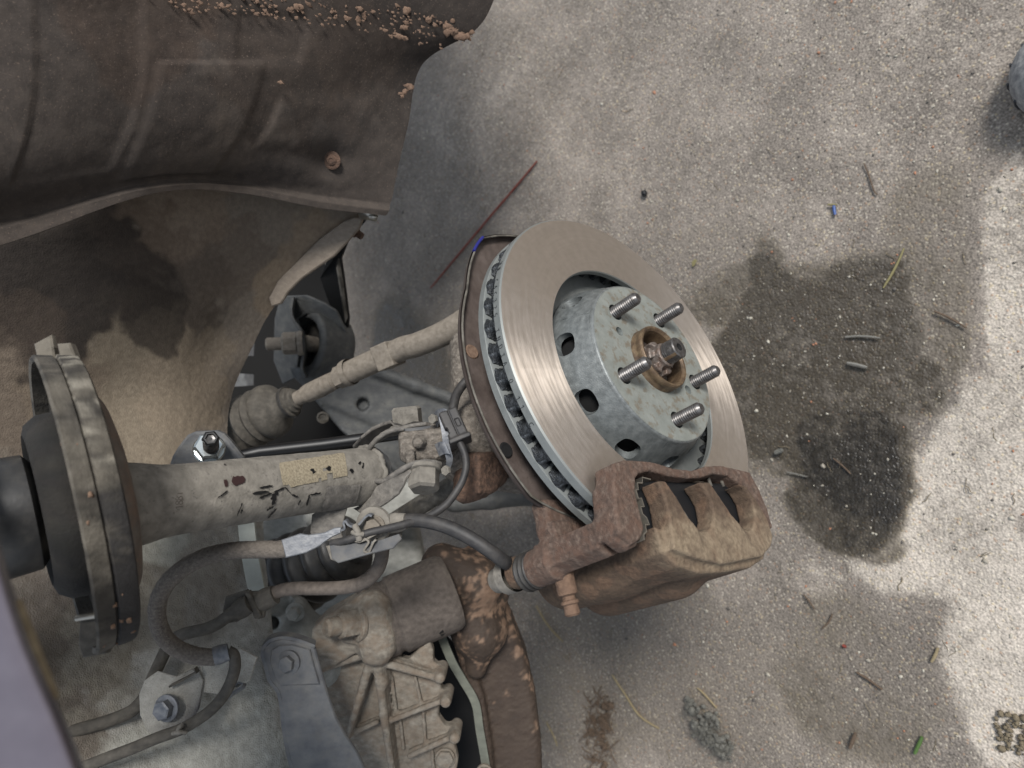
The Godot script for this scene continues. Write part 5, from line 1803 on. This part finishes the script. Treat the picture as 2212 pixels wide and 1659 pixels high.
	l.append(cyl(c5.call(840, 590, z - .01), c5.call(840, 590, z + .0075), .0205, .001, 1.0, .004))
	part("bracket_casting", cast(l, .0016, fr, .0003), M["mount_cast"], t)
	bolt("mount_bolt", t, at(772, 1345, .716), (-ER * .75 + EU * .05 + EB * .62), .0240, .0185, .0185, M["mount_cast"], .0095, .0140)
	bolt("small_bolt", t, at(961, 1638, .738), EB, .0165, .0040, .0105, M["mount_cast"])
	# big rubber bushing
	t = thing("engine_mount_bushing", "large round brown rubber engine mount bushing beside the mount bracket", "engine mount", at(900, 1310, .73))
	var b0 := at(830, 1338, .752)
	var ax := (at(985, 1272, .775) - b0).normalized()
	var s := Shape.new()
	lathe(s, b0, ax, [Vector2(.010, -.02), Vector2(.037, -.02), Vector2(.0395, -.016), Vector2(.0405, .004), Vector2(.0382, .007), Vector2(.0382, .010), Vector2(.0412, .013), Vector2(.0420, .066), Vector2(.0412, .072), Vector2(.0385, .077), Vector2(.030, .079), Vector2(0, .080)], 64, 0, TAU, Vector3.ZERO, .0005)
	var rb := part("rubber_body", s, M["bushing_rubber"], t)
	s = Shape.new()
	var fx := across(ax, -EU + EB * .6)
	for q in [[-.30, .050, .0035, .006], [.35, .030, .006, .002], [.40, .040, .008, .0018]]:
		var e: Vector3 = fx.rotated(ax, q[0])
		var o: Vector3 = b0 + ax * q[1] + e * .0418
		var tt := ax.cross(e)
		s = Shape.new()
		plate(s, PackedVector3Array([o + ax * q[2] + tt * q[3] * .6, o + ax * q[2] * .3 - tt * q[3], o - ax * q[2] - tt * q[3] * .4, o - ax * q[2] * .4 + tt * q[3]]), .0012, .0002, e)
		part("scrape", s, M["black_paint"], rb)
	# muddy frame end on the right
	t = thing("subframe_end", "black subframe end caked in orange mud at the bottom centre", "subframe", at(1080, 1450, .84))
	var e5 := func(x: float, y: float, d: float) -> Vector3: return fr.affine_inverse() * at(493.7 + x * .32242, 1152 + y * .32242, d)
	var out5 := func(list: Array, d: float) -> Array:
		var o := []
		for q in list:
			var w: Vector3 = e5.call(q[0], q[1], d)
			o.append([w.x, w.y])
		return o
	l = [
		cap(e5.call(1430, 210, .80), e5.call(1660, 330, .79), .024, .030, 1.0, .014),
		cap(e5.call(1560, 420, .80), e5.call(1680, 640, .80), .030, .032, 1.0, .012),
		cap(e5.call(1690, 640, .80), e5.call(1660, 900, .80), .022, .012, 1.0, .010),
		cap(e5.call(1690, 180, .815), e5.call(1740, 400, .815), .022, .024, 1.0, .010),
		slab(out5.call([[1480, 640], [1560, 500], [1700, 330], [1790, 340], [1890, 540], [1990, 790], [2060, 1100], [2095, 1400], [2110, 1900], [1730, 1900], [1700, 1560], [1670, 1300], [1630, 1080], [1560, 880]], .83), -.862, -.815, .010, 1.0, .010),
		slab(out5.call([[1560, 880], [1640, 1100], [1690, 1400], [1730, 1900], [1800, 1900], [1770, 1400], [1720, 1080], [1640, 840]], .82), -.84, -.806, .004, 1.0, .006)]
	var mud := func(p: Vector3) -> Color:
		var w := 0.55 * wob.get_noise_3dv(p * 30.0) + 0.45 * wob.get_noise_3dv(p * 90.0) + 0.40 * wob.get_noise_3dv(p * 260.0)
		var side := (p - at(1040, 1350, .8)).dot(ER) * 3.2 + (p - at(1040, 1350, .8)).dot(EU) * 2.2
		var km := 0.75 * smoothstep(.0, .25, w + side * 1.6 - .10)
		return Color(.17, .175, .18).lerp(Color.WHITE, km)
	part("frame_casting", cast(l, .0028, fr, .0012).paint(mud), M["muddy_frame"], t)
	t = thing("undertray", "black plastic undertray in the gap beside the mount bracket", "undertray", at(1000, 1560, .86))
	s = Shape.new()
	plate(s, pts([[880, 1360, .86], [960, 1370, .87], [1010, 1420, .88], [1060, 1560, .88], [1080, 1760, .88], [860, 1760, .86], [780, 1500, .86]]), .006, .001)
	part("tray_sheet", s, M["void_black"], t)
	t = thing("dipstick_strap", "narrow pale green grey strap hanging in the dark gap", "strap", at(1020, 1560, .80))
	s = Shape.new()
	var mid := spline(pts([[946, 1380, .79], [968, 1432, .795], [990, 1470, .80], [1018, 1520, .80], [1028, 1580, .80], [1042, 1662, .80], [1052, 1740, .80]]), 6)
	strip(s, mid, ER * .0088 + EU * .003, .0022)
	part("flat_strap", s, M["strap_grey"], t)
	bolt("strap_bolt", t, at(1046, 1668, .795), EB, .013, .006, .009, M["mount_cast"])
	# flat blue grey plate in front
	t = thing("support_plate", "blue grey pressed steel support plate with one hex bolt", "support plate", at(690, 1520, .655))
	s = Shape.new()
	var pl := [[566, 1412, .668], [572, 1396, .668], [586, 1384, .668], [612, 1379, .668], [642, 1384, .667], [668, 1392, .666], [680, 1398, .666], [688, 1428, .664], [700, 1470, .660], [712, 1510, .655], [726, 1550, .650], [748, 1590, .645], [772, 1625, .640], [790, 1665, .636], [800, 1740, .63], [660, 1740, .63], [632, 1665, .638], [616, 1600, .645], [606, 1520, .652], [598, 1490, .655], [582, 1470, .660], [574, 1440, .665]]
	var pp := []
	for q in pl: pp.append([q[0], q[1], q[2] - .012])
	plate(s, pts(pp), .0035, .0012)
	var pf := part("plate_face", s, M["plate_paint"], t)
	s = Shape.new()
	strip(s, spline(pts([[680, 1397, .652], [642, 1383, .6545], [612, 1378, .6555], [586, 1383, .6555], [572, 1395, .6555], [566, 1412, .6555], [574, 1441, .6525], [582, 1471, .6475], [598, 1491, .6425], [606, 1521, .6395], [616, 1601, .6325], [632, 1666, .6255], [660, 1741, .6175]]), 3), EB * -.013 + ER * -.003, .003)
	part("folded_flange", s, M["plate_paint"], pf)
	s = Shape.new()
	plate(s, pts([[582, 1428, .6502], [586, 1404, .6512], [602, 1394, .6520], [630, 1392, .6520], [668, 1402, .650], [682, 1450, .646], [690, 1478, .643], [604, 1482, .643], [592, 1462, .6455]]), .0012, .0010)
	part("raised_pad", s, M["plate_paint"], pf)
	bolt("hex_bolt", t, at(623, 1432, .6485), EB * .97 - ER * .18 + EU * .1, .0128, .0060, .0112, M["plate_paint"])

func make_hoses() -> void:
	var t := thing("sensor_wire", "black wheel sensor wire looping from the dust shield past the strut", "sensor wire", at(985, 960, .62))
	var s := Shape.new()
	tube(s, spline(pts([[1024, 806, .645], [1012, 818, .645], [996, 836, .642], [985, 855, .635], [980, 876, .628], [978, 892, .624]]), 6), .0042, 14)
	part("upper_sleeve", s, M["hose_rubber"], t)
	s = Shape.new()
	tube(s, spline(pts([[990, 950, .605], [1003, 978, .600], [1007, 1005, .597], [1000, 1036, .593], [985, 1063, .590], [966, 1088, .585], [938, 1109, .580], [906, 1123, .574], [872, 1133, .567], [836, 1142, .562], [800, 1150, .558], [770, 1160, .556], [742, 1169, .557], [716, 1174, .560]]), 6), .0032, 12)
	part("wire", s, M["hose_rubber"], t)
	s = Shape.new()
	var c := at(981, 922, .612)
	var ax := (at(1000, 958, .607) - at(970, 890, .620)).normalized()
	var e := ER.slide(ax).normalized()
	var fr := Basis(ax, e, ax.cross(e))
	part("grommet_block", cast([box(c, Vector3(.0148, .0085, .0075), .002, 1.0, .002, fr), box(c + fr.z * .0085, Vector3(.02, .0006, .0022), .0002, -1.0, .001, fr), box(c + fr.z * .009 + e * .004, Vector3(.0035, .0018, .003), .0004, -1.0, .001, fr), box(c - e * .0085 + ax * .004, Vector3(.0030, .002, .009), .0005, -1.0, .001, fr), box(c + ax * .0145, Vector3(.002, .0098, .0085), .001, 1.0, .002, fr)], .0009), M["hose_rubber"], t)
	s = Shape.new()
	strip(s, spline(pts([[936, 900, .630], [944, 886, .622], [958, 882, .616], [968, 888, .614]]), 4), ax * .011 , .0016)
	strip(s, spline(pts([[940, 960, .618], [952, 954, .612], [962, 956, .610]]), 4), ax * .012, .0016)
	strip(s, spline(pts([[962, 896, .616], [968, 930, .612], [972, 965, .611], [978, 990, .612], [972, 1012, .616]]), 4), e * -.006, .0016)
	part("clip_bracket", s, M["zinc_strap"], t)
	for q in [[938, 905, .620], [966, 1016, .606]]:
		bolt("clip_tooth", t, at(q[0], q[1], q[2]), -ER * .5 + EB * .8, .0075, .004, 0.0, M["dusty_steel"])
	# loom loop and its strap
	t = thing("sensor_wire_loom", "big loop of dusty grey cloth covered wire loom beside the strut", "hose", at(350, 1300, .58))
	s = Shape.new()
	var path := spline(pts([[625, 1184, .566], [600, 1187, .565], [550, 1187, .565], [500, 1190, .567], [455, 1199, .568], [420, 1213, .57], [388, 1233, .572], [362, 1258, .574], [345, 1288, .576], [339, 1320, .578], [343, 1350, .580], [355, 1377, .582], [375, 1396, .585], [402, 1410, .588], [432, 1418, .590], [462, 1419, .592], [474, 1416, .594]]), 6)
	tube(s, path, .0069, 20, 0, .0006)
	part("loom", s, M["hose_cloth"], t)
	s = Shape.new()
	tube(s, pts([[462, 1418, .592], [478, 1413, .594], [494, 1408, .596]]), [.0076, .0078, .0070], 18)
	part("crimp_sleeve", s, M["zinc_strap"], t)
	s = Shape.new()
	tube(s, spline(pts([[492, 1408, .596], [504, 1414, .597], [508, 1430, .598], [506, 1450, .599], [498, 1474, .600], [486, 1498, .600], [466, 1524, .598], [440, 1546, .596], [412, 1564, .594], [385, 1578, .592], [340, 1594, .588], [290, 1615, .583], [230, 1638, .577], [170, 1662, .571], [100, 1690, .565]]), 6), [.0054, .0052, .0050, .0048], 14)
	part("bent_pipe", s, M["boot_dusty"], t)
	s = Shape.new()
	tube(s, pts([[384, 1584, .588], [388, 1571, .585], [396, 1565, .587]]), .0022, 8)
	tube(s, pts([[374, 1584, .588], [392, 1581, .583], [402, 1582, .586]]), .0020, 8)
	part("pipe_clip", s, M["dusty_black"], t)
	# rear hose with its grommet and steel line
	t = thing("brake_hose_inner", "brown rubber brake hose and steel line passing under the looped loom", "brake hose", at(600, 1290, .62))
	s = Shape.new()
	tube(s, spline(pts([[826, 1180, .588], [824, 1204, .592], [816, 1228, .597], [800, 1247, .602], [778, 1261, .608], [750, 1268, .614], [712, 1271, .620], [672, 1271, .625], [640, 1271, .629], [610, 1275, .632], [588, 1284, .634], [572, 1293, .635]]), 6), .0059, 18, 0, .0003)
	part("rubber_hose", s, M["bushing_rubber"], t)
	s = Shape.new()
	tube(s, pts([[594, 1284, .632], [578, 1292, .632], [562, 1300, .632]]), [.0085, .0098, .0096], 20)
	part("hose_ferrule", s, M["boot_dusty"], t)
	s = Shape.new()
	plate(s, pts([[527, 1280, .622], [537, 1278, .622], [564, 1331, .622], [560, 1338, .622], [549, 1337, .622]]), .006, .001)
	plate(s, pts([[540, 1281, .626], [556, 1280, .627], [571, 1320, .627], [569, 1336, .626], [556, 1338, .626]]), .008, .001)
	plate(s, pts([[486, 1290, .634], [530, 1276, .630], [540, 1284, .63], [550, 1316, .628], [512, 1344, .634], [486, 1348, .640], [480, 1320, .64]]), .004, .001)
	part("hose_clip", s, M["boot_dusty"], t)
	s = Shape.new()
	tube(s, pts([[540, 1304, .624], [524, 1313, .624], [512, 1321, .625]]), [.0080, .0090, .0080], 18)
	tube(s, pts([[516, 1319, .625], [500, 1326, .627], [490, 1331, .628]]), [.0062, .0062, .005], 6)
	part("pipe_fitting", s, M["boot_dusty"], t)
	s = Shape.new()
	tube(s, spline(pts([[498, 1328, .627], [486, 1336, .629], [470, 1347, .63], [446, 1358, .631], [420, 1364, .632], [396, 1370, .632], [376, 1382, .631], [360, 1402, .629], [346, 1430, .626], [332, 1460, .623], [318, 1492, .619], [306, 1514, .617], [284, 1536, .613], [252, 1551, .608], [210, 1565, .602], [160, 1578, .595], [100, 1590, .588], [20, 1606, .578]]), 6), [.0044, .0046, .0054, .0054, .0054, .0054], 14)
	part("steel_line", s, M["boot_dusty"], t)
	# bracket plate that ties the hoses to the strut
	t = thing("hose_bracket", "crooked zinc hose bracket with bolt, tabs and long flat strap", "hose bracket", at(800, 1150, .565))
	s = Shape.new()
	plate(s, pts([[607, 1166, .560], [648, 1152, .562], [666, 1155, .563], [700, 1150, .565], [722, 1140, .566], [738, 1138, .566], [736, 1152, .566], [718, 1160, .565], [700, 1172, .564], [690, 1180, .562], [662, 1194, .560], [617, 1205, .557]]), .0022, .0007)
	part("flat_strap", s, M["zinc_strap"], t)
	s = Shape.new()
	strip(s, spline(pts([[736, 1146, .566], [744, 1142, .564], [742, 1130, .560], [746, 1126, .559], [752, 1134, .560], [764, 1138, .561], [776, 1132, .561], [788, 1118, .561], [796, 1113, .561], [803, 1115, .561]]), 5), EB * -.007, .0016)
	part("hooked_tab", s, M["zinc_strap"], t)
	s = Shape.new()
	plate(s, pts([[704, 1178, .566], [760, 1168, .570], [800, 1150, .574], [846, 1138, .578], [870, 1146, .58], [866, 1164, .576], [850, 1180, .570], [790, 1198, .562], [730, 1212, .556], [714, 1206, .557]]), .0022, .0010)
	part("tray", s, M["dusty_steel"], t)
	s = Shape.new()
	plate(s, pts([[712, 1178, .556], [760, 1168, .558], [792, 1170, .559], [820, 1166, .56], [862, 1152, .565], [868, 1162, .563], [850, 1182, .556], [800, 1194, .549], [730, 1214, .545], [716, 1204, .548]]), .0016, .0006)
	part("tray_lip", s, M["plate_paint"], t)
	s = Shape.new()
	lathe(s, at(806, 1134, .572), (EB * .95 + EU * .1 - ER * .2), [Vector2(.0150, -.003), Vector2(.0145, .001), Vector2(.0125, .0024), Vector2(.0, .0024)], 32)
	part("pressed_boss", s, M["dusty_steel"], t)
	bolt("bracket_bolt", t, at(809, 1138, .568), (EB * .95 + EU * .1 - ER * .2), .0115, .0050, .0090, M["tie_rod"])
	s = Shape.new()
	strip(s, spline(pts([[782, 1162, .556], [792, 1166, .554], [796, 1172, .553], [790, 1182, .552], [786, 1190, .551], [796, 1194, .550], [800, 1186, .551], [806, 1172, .553], [812, 1166, .555]]), 4), EB * -.006, .0015)
	strip(s, spline(pts([[758, 1166, .556], [772, 1170, .554], [784, 1168, .554], [830, 1146, .560], [868, 1140, .566]]), 4), EB * -.004, .0014)
	part("hooked_tab", s, M["dusty_steel"], t)
	s = Shape.new()
	tube(s, pts([[767, 1136, .556], [773, 1148, .552], [776, 1166, .554]]), .0026, 10)
	tube(s, pts([[762, 1150, .556], [772, 1154, .551], [784, 1154, .554]]), .0020, 10)
	part("cable_tie", s, M["dusty_steel"], t)
	# front hose into the caliper
	t = thing("brake_hose_outer", "black fluted rubber brake hose running to the caliper", "brake hose", at(1000, 1160, .565))
	s = Shape.new()
	tube(s, spline(pts([[842, 1132, .578], [862, 1127, .577], [885, 1124, .575], [912, 1125, .572], [938, 1130, .569], [965, 1138, .566], [995, 1151, .563], [1030, 1171, .560], [1062, 1193, .560], [1088, 1212, .566], [1104, 1224, .585], [1118, 1236, .605]]), 6), .0054, 72, 14)
	part("fluted_hose", s, M["hose_rubber"], t)
	s = Shape.new()
	tube(s, pts([[838, 1133, .578], [856, 1129, .576], [878, 1126, .574]]), [.0078, .0082, .0064], 18)
	part("hose_end", s, M["dusty_steel"], t)
	# stabiliser link
	t = thing("stabiliser_link", "new stabiliser link with shiny nut and stud on grey bracket", "stabiliser link", at(470, 960, .60))
	s = Shape.new()
	plate(s, pts([[366, 1004, .60], [372, 986, .60], [384, 966, .60], [404, 940, .60], [420, 933, .60], [468, 931, .605], [484, 938, .606], [500, 955, .608], [526, 988, .612], [530, 1020, .612], [400, 1030, .60]]), .009, .002)
	part("link_lug", s, M["plate_paint"], t)
	var nx := (ER * .34 + EU * .40 + EB * .85).normalized()
	s = Shape.new()
	lathe(s, at(452, 971, .590), nx, [Vector2(.0128, -.002), Vector2(.0128, .0014), Vector2(.0118, .0026), Vector2(0, .0026)], 32)
	hexagon(s, at(452, 970, .5885), nx, .0205, .0095, .1)
	part("flange_nut", s, M["nut_steel"], t)
	s = Shape.new()
	threaded(s, at(456, 965, .580), nx, .0062, .0195, .0015)
	var sd := part("stud", s, M["stud_steel"], t)
	s = Shape.new()
	lathe(s, at(456, 965, .580) + nx * .0170, nx, [Vector2(.0066, 0), Vector2(.0068, .003), Vector2(.0052, .0044), Vector2(.0040, .0044), Vector2(.0034, .002), Vector2(0, .002)], 6)
	part("stud_socket", s, M["black_paint"], sd)
	s = Shape.new()
	tube(s, pts([[500, 990, .655], [560, 976, .662], [700, 960, .676], [860, 938, .69]]), .0058, 14)
	part("link_rod", s, M["black_paint"], t)

func make_litter() -> void:
	var lay := func(called: String, label: String, cat: String, path: Array, r: float, m: String, group := "") -> void:
		var p := PackedVector3Array()
		for q in path: p.append(floor_at(q[0], q[1], .003 + r))
		var s := Shape.new()
		var sp := spline(p, 5)
		var rr := []
		for k in sp.size(): rr.append(r * (.75 + .35 * sin(PI * (k + .6) / sp.size())))
		tube(s, sp, rr, 8, 0, r * .25)
		single(called, label, cat, s, M[m], group)
	lay.call("reed_stalk", "long thin red reed stalk lying on concrete above the dust shield", "stalk", [[930, 622], [985, 556], [1050, 478], [1110, 408], [1160, 348]], .0020, "red_cane")
	lay.call("straw_stem", "pale straw stem lying below the bleed screw", "straw", [[1158, 1308], [1176, 1340], [1196, 1366], [1216, 1386]], .0018, "straw")
	lay.call("straw_stem", "long jointed straw stem between the grass clump and the lint clump", "straw", [[1322, 1458], [1350, 1500], [1376, 1540], [1400, 1560], [1424, 1574]], .0018, "straw")
	lay.call("straw_stem", "short straw lying just above the lint clump", "straw", [[1506, 1486], [1522, 1500], [1548, 1530]], .0015, "straw")
	lay.call("straw_stem", "thin curved straw bent over beside the subframe end", "straw", [[1180, 1560], [1196, 1590], [1204, 1612]], .0014, "straw")
	lay.call("straw_stem", "yellow green straw right of the wet patch's upper edge", "straw", [[1908, 622], [1924, 596], [1940, 566], [1953, 536]], .0014, "yellow_leaf")
	lay.call("twig", "dark twig on the pale edge right of the wet patch", "twig", [[2018, 672], [2050, 686], [2088, 708]], .0012, "twig")
	lay.call("twig", "brown twig alone on the stained concrete at lower right", "twig", [[1850, 1452], [1876, 1468], [1906, 1490]], .0015, "twig")
	lay.call("twig", "short broken twig right of the caliper", "twig", [[1776, 1358], [1790, 1344], [1798, 1326]], .0012, "twig")
	lay.call("twig", "thin bent twig near the caliper's lower right corner", "twig", [[1736, 1284], [1746, 1296], [1760, 1316]], .0010, "twig")
	lay.call("twig", "stubby woody chip in the dry patch at lower right", "twig", [[2012, 1430], [2020, 1416], [2026, 1400]], .0019, "straw")
	lay.call("twig", "curled dark stem high up on the right", "twig", [[1866, 352], [1876, 376], [1888, 412], [1896, 420]], .0009, "twig")
	lay.call("twig", "thin twig crossing the black oil spot", "twig", [[1800, 990], [1820, 1006], [1838, 1024]], .0010, "twig")
	lay.call("metal_sliver", "shiny pale sliver lying on the dark oil spot", "sliver", [[1700, 1020], [1720, 1024], [1744, 1030]], .0012, "bright_clip")
	lay.call("metal_sliver", "white silvery splinter in the wet brown patch", "sliver", [[1826, 728], [1860, 726], [1902, 730]], .0016, "bright_clip")
	lay.call("paper_shred", "torn silvery paper shred on the wet brown patch", "shred", [[1830, 784], [1850, 788], [1874, 794]], .0026, "bright_clip")
	lay.call("cigarette_stub", "pale wet cigarette stub beside the black oil spot", "stub", [[1674, 978], [1690, 972]], .0032, "fluff")
	lay.call("blue_scrap", "small bent blue plastic scrap on the upper right concrete", "scrap", [[1801, 444], [1802, 452], [1804, 464]], .0020, "blue_plastic")
	lay.call("leaf_sliver", "yellow leaf sliver just above the blue scrap", "leaf", [[1788, 442], [1808, 442]], .0012, "yellow_leaf")
	lay.call("grass_blade", "bright green grass blade at the bottom right", "grass blade", [[1976, 1628], [1984, 1610], [1992, 1592]], .0022, "green_blade")
	lay.call("bark_chip", "brown pointed bark chip at the bottom right", "bark", [[1836, 1616], [1842, 1600], [1848, 1584]], .0026, "twig")
	lay.call("orange_crumb", "tiny orange plastic crumb below the caliper", "crumb", [[1820, 1394], [1828, 1398]], .0020, "red_cane")
	var s := Shape.new()
	plate(s, PackedVector3Array([floor_at(1494, 566, .006), floor_at(1500, 560, .007), floor_at(1506, 562, .006), floor_at(1500, 574, .004), floor_at(1495, 577, .004)]), .0006, .0002, Vector3.UP)
	single("small_leaf", "small grey green leaf lying right of the brake disc", "leaf", s, M["yellow_leaf"])
	s = Shape.new()
	lump(s, floor_at(1391, 418, .005), .0055, 4.0)
	single("black_pebble", "single black pebble above the brake disc", "pebble", s, M["black_paint"])
	var r := RandomNumberGenerator.new()
	r.seed = 9
	s = Shape.new()
	for k in 130:
		var f := r.randf()
		var c := floor_at(1510, 1548, .012).lerp(floor_at(1570, 1625, .008), f)
		var w := lerpf(.024, .010, f)
		lump(s, c + Vector3(r.randf_range(-w, w), r.randf_range(-.004, .008), r.randf_range(-w, w)), r.randf_range(.0022, .0062) * (1.0 - .35 * f), k, .8, 5)
	for k in 200:
		var f := r.randf()
		var c := floor_at(1508, 1548, .012).lerp(floor_at(1572, 1628, .008), f)
		var w := lerpf(.026, .012, f)
		var o := c + Vector3(r.randf_range(-w, w), r.randf_range(-.004, .012), r.randf_range(-w, w))
		var e := Vector3(r.randf_range(-1, 1), r.randf_range(-.3, .6), r.randf_range(-1, 1)) * .012
		tube(s, spline(PackedVector3Array([o, o + e * .5 + Vector3(0, .003, 0), o + e]), 3), .0005, 5)
	single("lint_clump", "pale grey fluffy clump of dirt and lint on the floor", "dirt clump", s, M["fluff"])
	s = Shape.new()
	for k in 130:
		var f := r.randf()
		var o := floor_at(1300, 1520, .006).lerp(floor_at(1292, 1640, .006), f) + Vector3(r.randf_range(-.03, .03), r.randf_range(0, .008), r.randf_range(-.026, .026))
		var e := Vector3(r.randf_range(-1, 1), r.randf_range(-.1, .35), r.randf_range(-1, 1)) * r.randf_range(.012, .03)
		tube(s, spline(PackedVector3Array([o, o + e * .5 + Vector3(0, .003, 0), o + e]), 3), r.randf_range(.0004, .0012), 5)
	for k in 24:
		lump(s, floor_at(1300, 1530, .005).lerp(floor_at(1290, 1640, .005), r.randf()) + Vector3(r.randf_range(-.02, .02), 0, r.randf_range(-.02, .02)), r.randf_range(.004, .008), k, .6, 5)
	single("dead_grass_clump", "brown clump of dead grass and mud at the bottom centre", "grass clump", s, M["twig"])
	s = Shape.new()
	for k in 90:
		var o := floor_at(2186, 1585, .004) + Vector3(r.randf_range(-.022, .022), 0, r.randf_range(-.016, .016))
		lump(s, o, r.randf_range(.0008, .0029) * (1.5 if k < 8 else 1.0), k + 9, .55, 5)
	single("dirt_crumbs", "crumbled dry mud clod at the right lower edge", "mud clod", s, M["plant_bits"])
	# short fibres and chaff scattered over the floor
	var mesh_of := Shape.new()
	tube(mesh_of, PackedVector3Array([Vector3(-.008, 0, 0), Vector3(-.002, .0008, .0008), Vector3(.004, .0006, -.0004), Vector3(.009, 0, .0012)]), .0004, 5)
	var mm := MultiMesh.new()
	mm.transform_format = MultiMesh.TRANSFORM_3D
	mm.mesh = mesh_of.mesh(Vector3.ZERO)
	mm.instance_count = 420
	for k in mm.instance_count:
		var p := Vector3(r.randf_range(-.85, .7), .0022, r.randf_range(-1.0, .5))
		if r.randf() < .5: p.x = r.randf_range(-.85, -.1)
		var q := r.randf_range(.25, 1.1)
		mm.set_instance_transform(k, Transform3D(Basis(Vector3.UP, r.randf() * TAU) * Basis(Vector3.RIGHT, r.randf() * TAU) * Basis.from_scale(Vector3(q, 1, q * r.randf_range(.5, 2.0))), p))
	var chaff := MultiMeshInstance3D.new()
	chaff.name = "plant_chaff"
	chaff.multimesh = mm
	chaff.material_override = M["plant_bits"]
	add_child(chaff)
	tag(chaff, "short dry plant fibres and chaff scattered over the concrete", "chaff", "", "stuff")
	# toe of a shoe at the right edge
	var t := thing("shoe", "blurred grey shoe toe with striped rubber sole at the right edge", "shoe", floor_at(2240, 150))
	var toe := floor_at(2306, 150, .02)
	var back := (floor_at(2700, 120, .02) - toe).normalized()
	var so := part("sole", cast([cap(toe, toe + back * .05, .052, .056, 1.0, .01), cap(toe + back * .05, toe + back * .20, .046, .040, 1.0, .01), box(toe + back * .1 - Vector3(0, .045, 0), Vector3(.3, .027, .3), .001, -1.0, .004)], .003, Transform3D(), .0006), M["shoe_rubber"], t)
	part("upper", cast([cap(toe + back * .02 + Vector3(0, .025, 0), toe + back * .2 + Vector3(0, .05, 0), .036, .042, 1.0, .01)], .004), M["fluff"], t)
	for k in 5:
		s = Shape.new()
		var a := -.95 + .42 * k
		var e := (-back).rotated(Vector3.UP, a)
		tube(s, PackedVector3Array([toe + e * .0520 - Vector3(0, .014, 0), toe + e * .0528, toe + e * .0512 + Vector3(0, .014, 0)]), .0014, 8)
		part("sole_stripe", s, M["shoe_stripe"], so)

# ------------------------------------------------------------------ build
func _ready() -> void:
	rng.seed = 4
	wob.seed = 2
	wob.noise_type = FastNoiseLite.TYPE_SIMPLEX_SMOOTH
	wob.frequency = 1.0
	wob.fractal_octaves = 2
	wob.frequency = 0.5
	var cam := Camera3D.new()
	cam.name = "camera"
	cam.transform = Transform3D(Basis(ER, EU, EB), EYE)
	cam.fov = 56.8
	cam.near = 0.02
	cam.far = 200.0
	var lens := CameraAttributesPhysical.new()
	lens.frustum_focal_length = 22.19
	lens.frustum_focus_distance = 0.60
	lens.frustum_near = 0.02
	lens.frustum_far = 200.0
	lens.exposure_aperture = 6.2
	cam.attributes = lens
	add_child(cam)
	var env := Environment.new()
	env.background_mode = Environment.BG_SKY
	var sky := Sky.new()
	var sm := ProceduralSkyMaterial.new()
	sm.sky_top_color = Color(.81, .86, .93)
	sm.sky_horizon_color = Color(.87, .89, .91)
	sm.sky_curve = 0.2
	sm.sky_energy_multiplier = 0.62
	sm.ground_bottom_color = Color(.30, .28, .25)
	sm.ground_horizon_color = Color(.55, .54, .52)
	sky.sky_material = sm
	env.sky = sky
	env.tonemap_mode = Environment.TONE_MAPPER_LINEAR
	env.tonemap_exposure = 2.9
	env.sdfgi_enabled = true
	env.ssao_enabled = true
	env.ssil_enabled = true
	var we := WorldEnvironment.new()
	we.name = "environment"
	we.environment = env
	add_child(we)
	var sun := DirectionalLight3D.new()
	sun.name = "sun"
	sun.light_energy = 0.5
	sun.light_angular_distance = 16.0
	sun.light_color = Color(1.0, .985, .965)
	sun.shadow_enabled = true
	sun.sky_mode = DirectionalLight3D.SKY_MODE_LIGHT_ONLY
	add_child(sun)
	sun.look_at_from_position(Vector3(.55, .75, .62), Vector3.ZERO)

	make_materials()
	make_floor()
	make_body()
	make_liners()
	make_engine_side()
	make_control_arm()
	make_tie_rod()
	make_knuckle()
	make_shield()
	make_axle()
	make_hub()
	make_disc()
	make_caliper()
	make_strut()
	make_hoses()
	make_litter()
